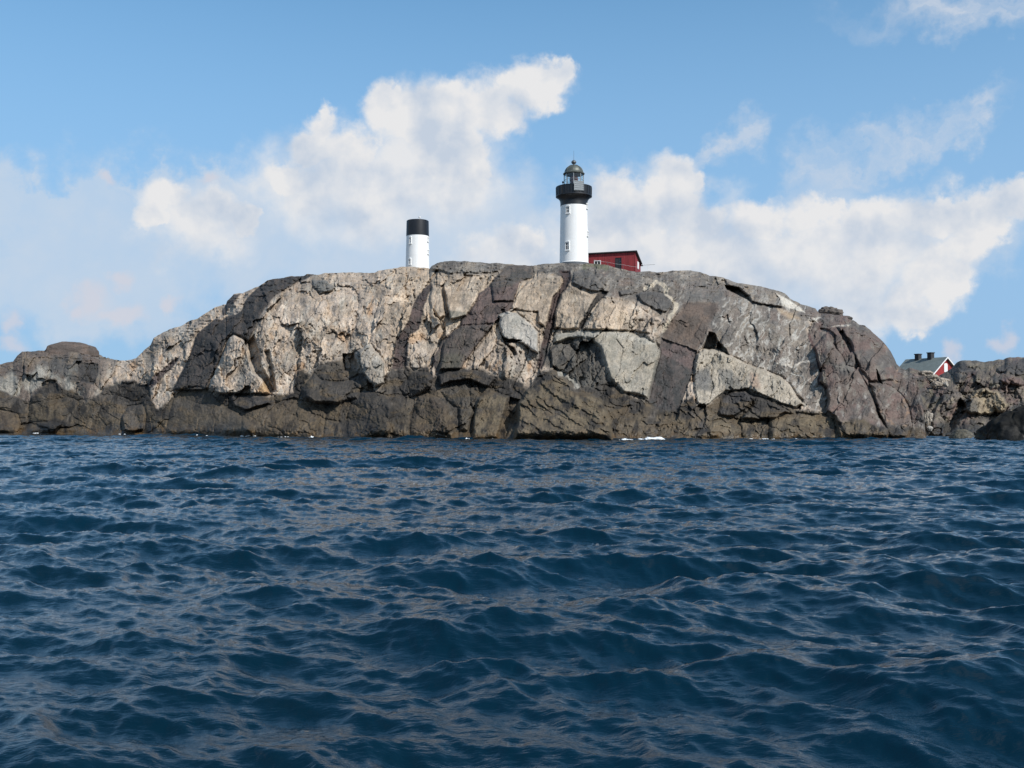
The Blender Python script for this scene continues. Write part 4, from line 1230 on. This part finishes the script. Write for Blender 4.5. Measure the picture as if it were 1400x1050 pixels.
# ------------------------------------------------------------------ grass near the tower foot
def grass():
    bm = bmesh.new()
    rg = random.Random(4)
    for _ in range(2600):
        px = rg.gauss(813, 6.5)
        Yq = rg.uniform(135.5, 140)
        z = ground_z(px, Yq)
        x = float(P(px, 365, Yq)[0])
        h = rg.uniform(0.10, 0.32); a = rg.uniform(0, 6.28); w = rg.uniform(0.012, 0.03)
        lx, ly = rg.gauss(0, 0.09), rg.gauss(0, 0.09)
        c, s = math.cos(a) * w, math.sin(a) * w
        v = [bm.verts.new(p) for p in ((x - c, Yq - s, z - 0.12), (x + c, Yq + s, z - 0.12), (x + lx + c * .6, Yq + ly + s * .6, z + h * .7), (x + lx * 1.6, Yq + ly * 1.6, z + h), (x + lx - c * .6, Yq + ly - s * .6, z + h * .7))]
        bm.faces.new(v)
    me = bpy.data.meshes.new('grass')
    bm.to_mesh(me); bm.free()
    me.materials.append(paint('dry_grass', (0.10, 0.10, 0.055), 0.8, 0.35, 2.0))
    o = bpy.data.objects.new('grass', me)
    COL.objects.link(o)
    tag(o, 'patch of short dry grass on the rock at the foot of the lighthouse', 'grass', kind='stuff')


grass()

# ------------------------------------------------------------------ sea
def wave_tile(n, L, lam_p, hs, lo, hi, wind, spread, seed, tail=4.0):
    r = np.random.RandomState(seed)
    kx = np.fft.fftfreq(n, L / n) * 2 * math.pi
    KX, KY = np.meshgrid(kx, kx)
    K = np.hypot(KX, KY); K[0, 0] = 1e-6
    kp = 2 * math.pi / lam_p
    th = np.arctan2(KY, KX) - wind
    S = K ** (-tail) * np.exp(-0.9 * (kp / K) ** 2) * (0.025 + 0.975 * np.abs(np.cos(th / 2)) ** spread)
    lam = 2 * math.pi / K
    S = S * ((lam > lo) & (lam < hi))
    S[0, 0] = 0
    H = np.sqrt(S) * (r.normal(size=(n, n)) + 1j * r.normal(size=(n, n)))
    h = np.real(np.fft.ifft2(H))
    sc = (hs / 4) / h.std()
    H *= sc
    h = h * sc
    dx = np.real(np.fft.ifft2(1j * KX / K * H)); dy = np.real(np.fft.ifft2(1j * KY / K * H))
    return h, dx, dy, L, n


def sample(tile, x, y):
    h, dx, dy, L, n = tile
    u = (x / L) % 1.0 * n; v = (y / L) % 1.0 * n
    i = np.floor(u).astype(np.int64); j = np.floor(v).astype(np.int64)
    fu = u - i; fv = v - j
    i %= n; j %= n
    i1 = (i + 1) % n; j1 = (j + 1) % n
    out = []
    for a in (h, dx, dy):
        out.append(a[j, i] * (1 - fu) * (1 - fv) + a[j, i1] * fu * (1 - fv) + a[j1, i] * (1 - fu) * fv + a[j1, i1] * fu * fv)
    return out


def water_mat():
    m, k, b = new_mat('sea_water')
    g = k.n('ShaderNodeNewGeometry')
    pos = g.outputs['Position']
    n0 = k.noise(pos, 0.12, 3)
    c = k.mix(k.rng(n0, 0.3, 0.7), (0.0007, 0.0105, 0.0190, 1), (0.0011, 0.0160, 0.0310, 1))
    k.link(c, b.inputs['Base Color'])
    b.inputs['IOR'].default_value = 1.333
    b.inputs['Roughness'].default_value = 0.05
    v = k.vmath('MULTIPLY', pos, (0.6, 1.6, 1.0))
    n1 = k.noise(v, 5.0, 5, 0.6, 0.4)
    n2 = k.noise(v, 17.0, 4, 0.6)
    hh = k.math('ADD', n1, k.math('MULTIPLY', n2, 0.30))
    bp = k.n('ShaderNodeBump')
    bp.inputs['Strength'].default_value = 0.5
    bp.inputs['Distance'].default_value = 0.03
    k.link(hh, bp.inputs['Height'])
    k.link(bp.outputs[0], b.inputs['Normal'])
    return m


def make_sea():
    big = wave_tile(1024, 61.0, 4.0, 0.33, 0.36, 16.0, R(-95), 26.0, 5, 4.5)
    mid = wave_tile(512, 17.3, 1.1, 0.092, 0.07, 2.6, R(-102), 13.0, 6, 3.85)
    rr = [0.4]
    while rr[-1] < 4.0: rr.append(rr[-1] + 0.12)
    while rr[-1] < 30: rr.append(rr[-1] * 1.0042)
    while rr[-1] < 125: rr.append(rr[-1] + 0.16)
    while rr[-1] < 9000: rr.append(rr[-1] * 1.12)
    rr = np.array(rr)
    front = np.linspace(R(-37), R(37), 1000)
    rest = np.linspace(R(37), R(323), 122)[1:-1]
    az = np.concatenate([front, rest])
    RR, AZ = np.meshgrid(rr, az, indexing='ij')
    x = RR * np.sin(AZ); y = RR * np.cos(AZ)
    # groups of higher and lower waves
    grp = 0.9 + 0.65 * fbm(x / 11, y / 9, 2, 300)
    fade = sstep(400, 130, RR)
    h, dx, dy = sample(big, x + 9.0, y + 4.0)
    chop = 0.75
    X = x + chop * dx * fade * grp; Yv = y + chop * dy * fade * grp; Z = h * grp * fade
    ca, sa = math.cos(0.5), math.sin(0.5)
    h2, dx2, dy2 = sample(mid, x * ca - y * sa, x * sa + y * ca)
    f2 = sstep(140, 40, RR) * 0.5 + 0.5 * fade
    X += 0.35 * dx2 * f2; Yv += 0.35 * dy2 * f2; Z += h2 * f2
    # a bit of shelter near the rock
    V = np.stack([X, Yv, Z], -1)
    o = grid_mesh('sea', V, len(rr), len(az), water_mat(), None, True, wrap=True)
    tag(o, 'dark blue choppy sea reaching from the viewer to the island', 'sea', kind='structure')


make_sea()

# ------------------------------------------------------------------ foam along the rocks
def foam():
    m, k, b = new_mat('sea_foam')
    g = k.n('ShaderNodeNewGeometry')
    n1 = k.noise(g.outputs['Position'], 9.0, 4)
    k.link(k.mix(k.rng(n1, 0.3, 0.7), (0.55, 0.6, 0.62, 1), (0.85, 0.87, 0.88, 1)), b.inputs['Base Color'])
    b.inputs['Roughness'].default_value = 0.9
    rg = random.Random(9)
    bm = bmesh.new()

    def blob(px, w, hgt, dpt):
        yw = float(itp(SHORE, px))
        Yq = 2.0 * F / (yw - HOR) - 1.1
        x = float(P(px, yw, Yq)[0])
        mt = Matrix.Translation((x, Yq + rg.uniform(-0.5, 0.5), 0.02 + hgt * 0.25)) @ Matrix.Diagonal((w, dpt, hgt, 1))
        r = bmesh.ops.create_icosphere(bm, subdivisions=2, radius=1.0, matrix=mt)
        s = rg.random() * 50
        for v in r['verts']:
            j = 0.28 * math.sin(v.co.x * 9 + s) * math.sin(v.co.z * 13 + s * 2) + rg.uniform(-0.16, 0.16)
            v.co.z += j * hgt
            v.co.x += rg.uniform(-0.15, 0.15) * w
    spots = [(890, 1.0, 0.26), (898, 0.7, 0.16), (882, 0.6, 0.12), (853, 0.5, 0.12), (906, 0.5, 0.1), (860, 0.4, 0.08), (50, 0.4, 0.07), (270, 0.35, 0.10), (340, 0.6, 0.13), (348, 0.4, 0.12), (426, 0.22, 0.12),
             (486, 0.35, 0.10), (560, 0.5, 0.10), (570, 0.35, 0.08), (640, 0.3, 0.1), (673, 0.35, 0.09), (1335, 0.5, 0.22), (1340, 0.3, 0.12), (1187, 0.2, 0.12)]
    for px, w, hh in spots:
        for _ in range(5):
            blob(px + rg.gauss(0, w * 5), w * rg.uniform(0.2, 0.55), hh * rg.uniform(0.35, 1.0), 0.22)
    for _ in range(14):
        p0 = rg.uniform(-40, 1260)
        for _ in range(rg.randint(1, 5)):
            blob(p0 + rg.gauss(0, 5), rg.uniform(0.04, 0.2), rg.uniform(0.015, 0.06), 0.12)
    me = bpy.data.meshes.new('sea_foam')
    bm.to_mesh(me); bm.free()
    me.polygons.foreach_set('use_smooth', np.ones(len(me.polygons), bool))
    me.materials.append(m)
    o = bpy.data.objects.new('sea_foam', me)
    COL.objects.link(o)
    tag(o, 'white foam and splashes where the sea meets the rocks', 'foam', kind='stuff')


foam()

# ------------------------------------------------------------------ light and sky
SUN_EL, SUN_AZ = R(40), R(136)        # azimuth clockwise from +Y (view direction): behind and to the right
sd = Vector((math.sin(SUN_AZ) * math.cos(SUN_EL), math.cos(SUN_AZ) * math.cos(SUN_EL), math.sin(SUN_EL)))
sun = bpy.data.objects.new('sun', bpy.data.lights.new('sun', 'SUN'))
COL.objects.link(sun)
sun.data.energy = 4.7
sun.data.angle = R(0.5)
sun.data.color = (1.0, 0.96, 0.91)
sun.rotation_euler = sd.to_track_quat('Z', 'Y').to_euler()

W = bpy.data.worlds.new('World')
SC.world = W
W.use_nodes = True
wt = W.node_tree
wt.nodes.clear()
k = NT(wt)
wout = k.n('ShaderNodeOutputWorld')
bg = k.n('ShaderNodeBackground')
k.link(bg.outputs[0], wout.inputs[0])
sky = k.n('ShaderNodeTexSky')
sky.sky_type = 'NISHITA'
sky.sun_disc = False
sky.sun_elevation = SUN_EL
sky.sun_rotation = SUN_AZ
sky.altitude = 0
sky.air_density = 1.0
sky.dust_density = 0.2
sky.ozone_density = 1.2
SKY_S = 0.15

tc = k.n('ShaderNodeTexCoord')
dirv = tc.outputs['Generated']
sx = k.n('ShaderNodeSeparateXYZ')
k.link(dirv, sx.inputs[0])
azn = k.math('MULTIPLY', k.math('ARCTAN2', sx.outputs[0], sx.outputs[1]), 180 / math.pi)
eln = k.math('MULTIPLY', k.math('ARCSINE', sx.outputs[2]), 180 / math.pi)


def ae(px, py):
    x, y, z = P(px, py, 1000.0)
    z -= CAM_H
    return math.degrees(math.atan2(x, y)), math.degrees(math.atan2(z, math.hypot(x, y)))


# billows: two sizes of warp on the bearing/height of the sky
w1 = k.noise(dirv, 22.0, 6, 0.58, color=True)
w2 = k.noise(dirv, 75.0, 4, 0.6, color=True)
wv1 = k.vmath('SUBTRACT', w1, (0.5, 0.5, 0.5)); wv2 = k.vmath('SUBTRACT', w2, (0.5, 0.5, 0.5))
comb = k.n('ShaderNodeCombineXYZ')
k.link(azn, comb.inputs[0]); k.link(eln, comb.inputs[1])
ang = comb.outputs[0]


def scale(v, s):
    nd = k.n('ShaderNodeVectorMath', operation='SCALE')
    k.link(v, nd.inputs[0]); nd.inputs['Scale'].default_value = s
    return nd.outputs[0]


flat_ang = k.vmath('MULTIPLY', k.vmath('ADD', ang, k.vmath('ADD', scale(wv1, 2.8), scale(wv2, 0.8))), (1, 1, 0))
mid_ang = k.vmath('MULTIPLY', k.vmath('ADD', ang, k.vmath('ADD', scale(wv1, 5.0), scale(wv2, 0.8))), (1, 1, 0))
soft_ang = k.vmath('MULTIPLY', k.vmath('ADD', ang, k.vmath('ADD', scale(wv1, 7.0), scale(wv2, 1.2))), (1, 1, 0))


def ellipse(space, px, py, rx, ry, rot=0.0):
    """1 at the middle, 0 on the rim, negative outside"""
    a, e = ae(px, py)
    dgx = rx / F * 180 / math.pi * (math.cos(R(a)) ** 2); dgy = ry / F * 180 / math.pi * math.cos(R(a))
    v = k.vmath('SUBTRACT', space, (a, e, 0))
    if rot:
        vr = k.n('ShaderNodeVectorRotate', rotation_type='Z_AXIS')
        k.link(v, vr.inputs['Vector']); vr.inputs['Angle'].default_value = -rot
        v = vr.outputs[0]
    v = k.vmath('MULTIPLY', v, (1 / dgx, 1 / dgy, 0))
    ln = k.vmath('LENGTH', v, out=1)
    return k.math('SUBTRACT', 1.0, ln)


def union(space, lst, smooth=0.25):
    acc = None
    for q in lst:
        e = ellipse(space, *q)
        if acc is None:
            acc = e
        else:
            acc = k.math('SMOOTH_MAX', acc, e, smooth)
    return acc


# heaped clouds with crisp tops (photo px: centre, radii, tilt)
HEAPS = [
    (445, 175, 34, 30), (428, 205, 48, 38), (525, 148, 40, 38), (480, 205, 70, 48), (585, 168, 98, 68, 0.25), (665, 148, 90, 60, 0.3), (738, 114, 66, 44, 0.15), (610, 205, 95, 70), (775, 95, 26, 18), (745, 140, 42, 28),
    (620, 200, 75, 52), (645, 230, 42, 32), (395, 240, 50, 32),
    (228, 272, 52, 30), (208, 295, 38, 30), (300, 282, 50, 34), (330, 295, 30, 30),
    (850, 262, 58, 36), (925, 236, 42, 36), (955, 248, 22, 20), (895, 280, 85, 48), (960, 305, 70, 42), (1040, 300, 68, 38), (1110, 300, 64, 36), (1195, 305, 78, 44), (1265, 302, 68, 42), (1340, 288, 86, 36, 0.3), (1390, 270, 50, 36),
    (1275, 385, 70, 62, 0.3), (1235, 425, 50, 50, 0.3), (1330, 330, 60, 36, 0.5), (720, 330, 50, 30), (1190, 375, 45, 30), (1205, 350, 60, 30),
]
BODIES = [(500, 255, 165, 88), (590, 230, 130, 85), (630, 255, 75, 60), (270, 312, 92, 58), (700, 345, 80, 40), (850, 325, 120, 95), (960, 360, 170, 95), (1120, 345, 180, 75), (1190, 355, 125, 90), (1190, 430, 70, 50), (1310, 300, 80, 45), (420, 255, 90, 55)]
SMALL = [(125, 408, 36, 26), (165, 382, 26, 18), (170, 425, 45, 18), (105, 420, 22, 16), (240, 408, 22, 12), (8, 452, 22, 24), (10, 480, 30, 16), (1385, 465, 18, 26), (1300, 475, 18, 20), (290, 245, 22, 12), (1375, 475, 26, 14), (145, 245, 20, 10)]
WISPS = [(1240, 205, 150, 26, 0.38), (1330, 160, 60, 16, 0.42), (1130, 235, 60, 44, 0.5), (1020, 185, 40, 30, 0.6), (985, 205, 50, 22, 0.6), (1330, 8, 170, 32, -0.05), (1180, 215, 90, 30, 0.3)]
VEIL = [(60, 300, 200, 75), (180, 330, 260, 110), (330, 330, 220, 120), (560, 360, 330, 110), (780, 330, 260, 110), (80, 400, 260, 90), (1020, 390, 250, 100), (1285, 325, 140, 85), (880, 400, 300, 90), (300, 250, 120, 30), (90, 260, 120, 26), (220, 250, 80, 26)]


def cloud_layer(lst, lo, hi, smooth=0.25, space=None):
    return k.rng(union(space or flat_ang, lst, smooth), lo, hi, 0, 1, smooth=True)


u_heap = union(flat_ang, HEAPS, 0.18)
m_heap = k.rng(u_heap, 0.0, k.rng(w1.node.outputs['Fac'], 0.35, 0.65, 0.24, 0.8), 0, 1, smooth=True)
u_body = union(mid_ang, BODIES, 0.3)
m_body = k.rng(u_body, -0.2, 0.7, 0, 0.95, smooth=True)
m_heap = k.math('MAXIMUM', m_heap, m_body)
u_small = union(flat_ang, SMALL, 0.2)
m_small = k.rng(u_small, -0.1, 0.8, 0, 0.6, smooth=True)
u_wisp = union(soft_ang, WISPS, 0.3)
streak = k.noise(k.vmath('MULTIPLY', k.vmath('ADD', ang, scale(wv1, 6.0)), (0.22, 0.6, 0)), 1.0, 6, 0.62)
m_wisp = k.math('MULTIPLY', k.rng(u_wisp, -0.5, 0.9, 0, 0.75, smooth=True), k.rng(streak, 0.28, 0.66, 0.15, 1.0))
u_veil = union(soft_ang, VEIL, 0.4)
m_veil = k.math('MULTIPLY', k.rng(u_veil, -0.1, 0.6, 0, 0.82, smooth=True), k.rng(w1.node.outputs['Fac'], 0.3, 0.65, 0.7, 1.0))
# clouds elsewhere in the sky, out of the picture but mirrored in the sea
els = k.noise(dirv, 2.6, 7, 0.6)
beyond = k.math('MULTIPLY', k.rng(els, 0.56, 0.74, 0, 0.7, smooth=True), k.rng(eln, 27, 38, 0, 1, smooth=True))
behind = k.math('MULTIPLY', k.rng(els, 0.48, 0.62, 0, 0.85, smooth=True), k.rng(k.math('ABSOLUTE', azn), 38, 60, 0, 1, smooth=True))

# light and shade on the billows: compare the billow field with itself a little towards the sun
off = k.vmath('ADD', dirv, (0.012, 0.0, 0.018))
b0 = k.noise(dirv, 17.0, 5, 0.52); b1 = k.noise(off, 17.0, 5, 0.52)
rel = k.math('MULTIPLY', k.math('SUBTRACT', b0, b1), 3.6)
edge = k.rng(u_heap, 0.1, 0.95, 0.0, 0.30)
depthy = k.rng(u_body, 0.1, 0.7, 0.0, 0.32)
shade = k.math('SUBTRACT', k.math('ADD', k.math('SUBTRACT', k.math('SUBTRACT', 0.98, edge), depthy), rel), k.rng(eln, 15, 5, 0.0, 0.12), clamp=True)
ccol = k.mix(shade, (0.55, 0.625, 0.735, 1), (0.81, 0.81, 0.82, 1))
skyc = k.vmath('MULTIPLY', scale(sky.outputs[0], SKY_S), (0.54, 0.93, 1.04))
haze = k.rng(eln, 34.0, 3.0, 0.0, 0.92, smooth=True)
s1 = k.mix(haze, skyc, (0.315, 0.505, 0.77, 1))
s2 = k.mix(m_veil, s1, (0.585, 0.67, 0.78, 1))
s3 = k.mix(m_wisp, s2, (0.66, 0.70, 0.77, 1))
s4 = k.mix(m_small, s3, (0.68, 0.65, 0.70, 1))
s5 = k.mix(m_heap, s4, ccol)
far = k.math('MAXIMUM', beyond, behind)
s6 = k.mix(far, s5, (0.66, 0.66, 0.68, 1))
k.link(s6, bg.inputs['Color'])
bg.inputs['Strength'].default_value = 1.0

SC.view_settings.view_transform = 'Standard'
SC.view_settings.look = 'None'
SC.view_settings.exposure = 0
SC.view_settings.gamma = 1
SC.cycles.max_bounces = 6
W.cycles.sampling_method = 'NONE'
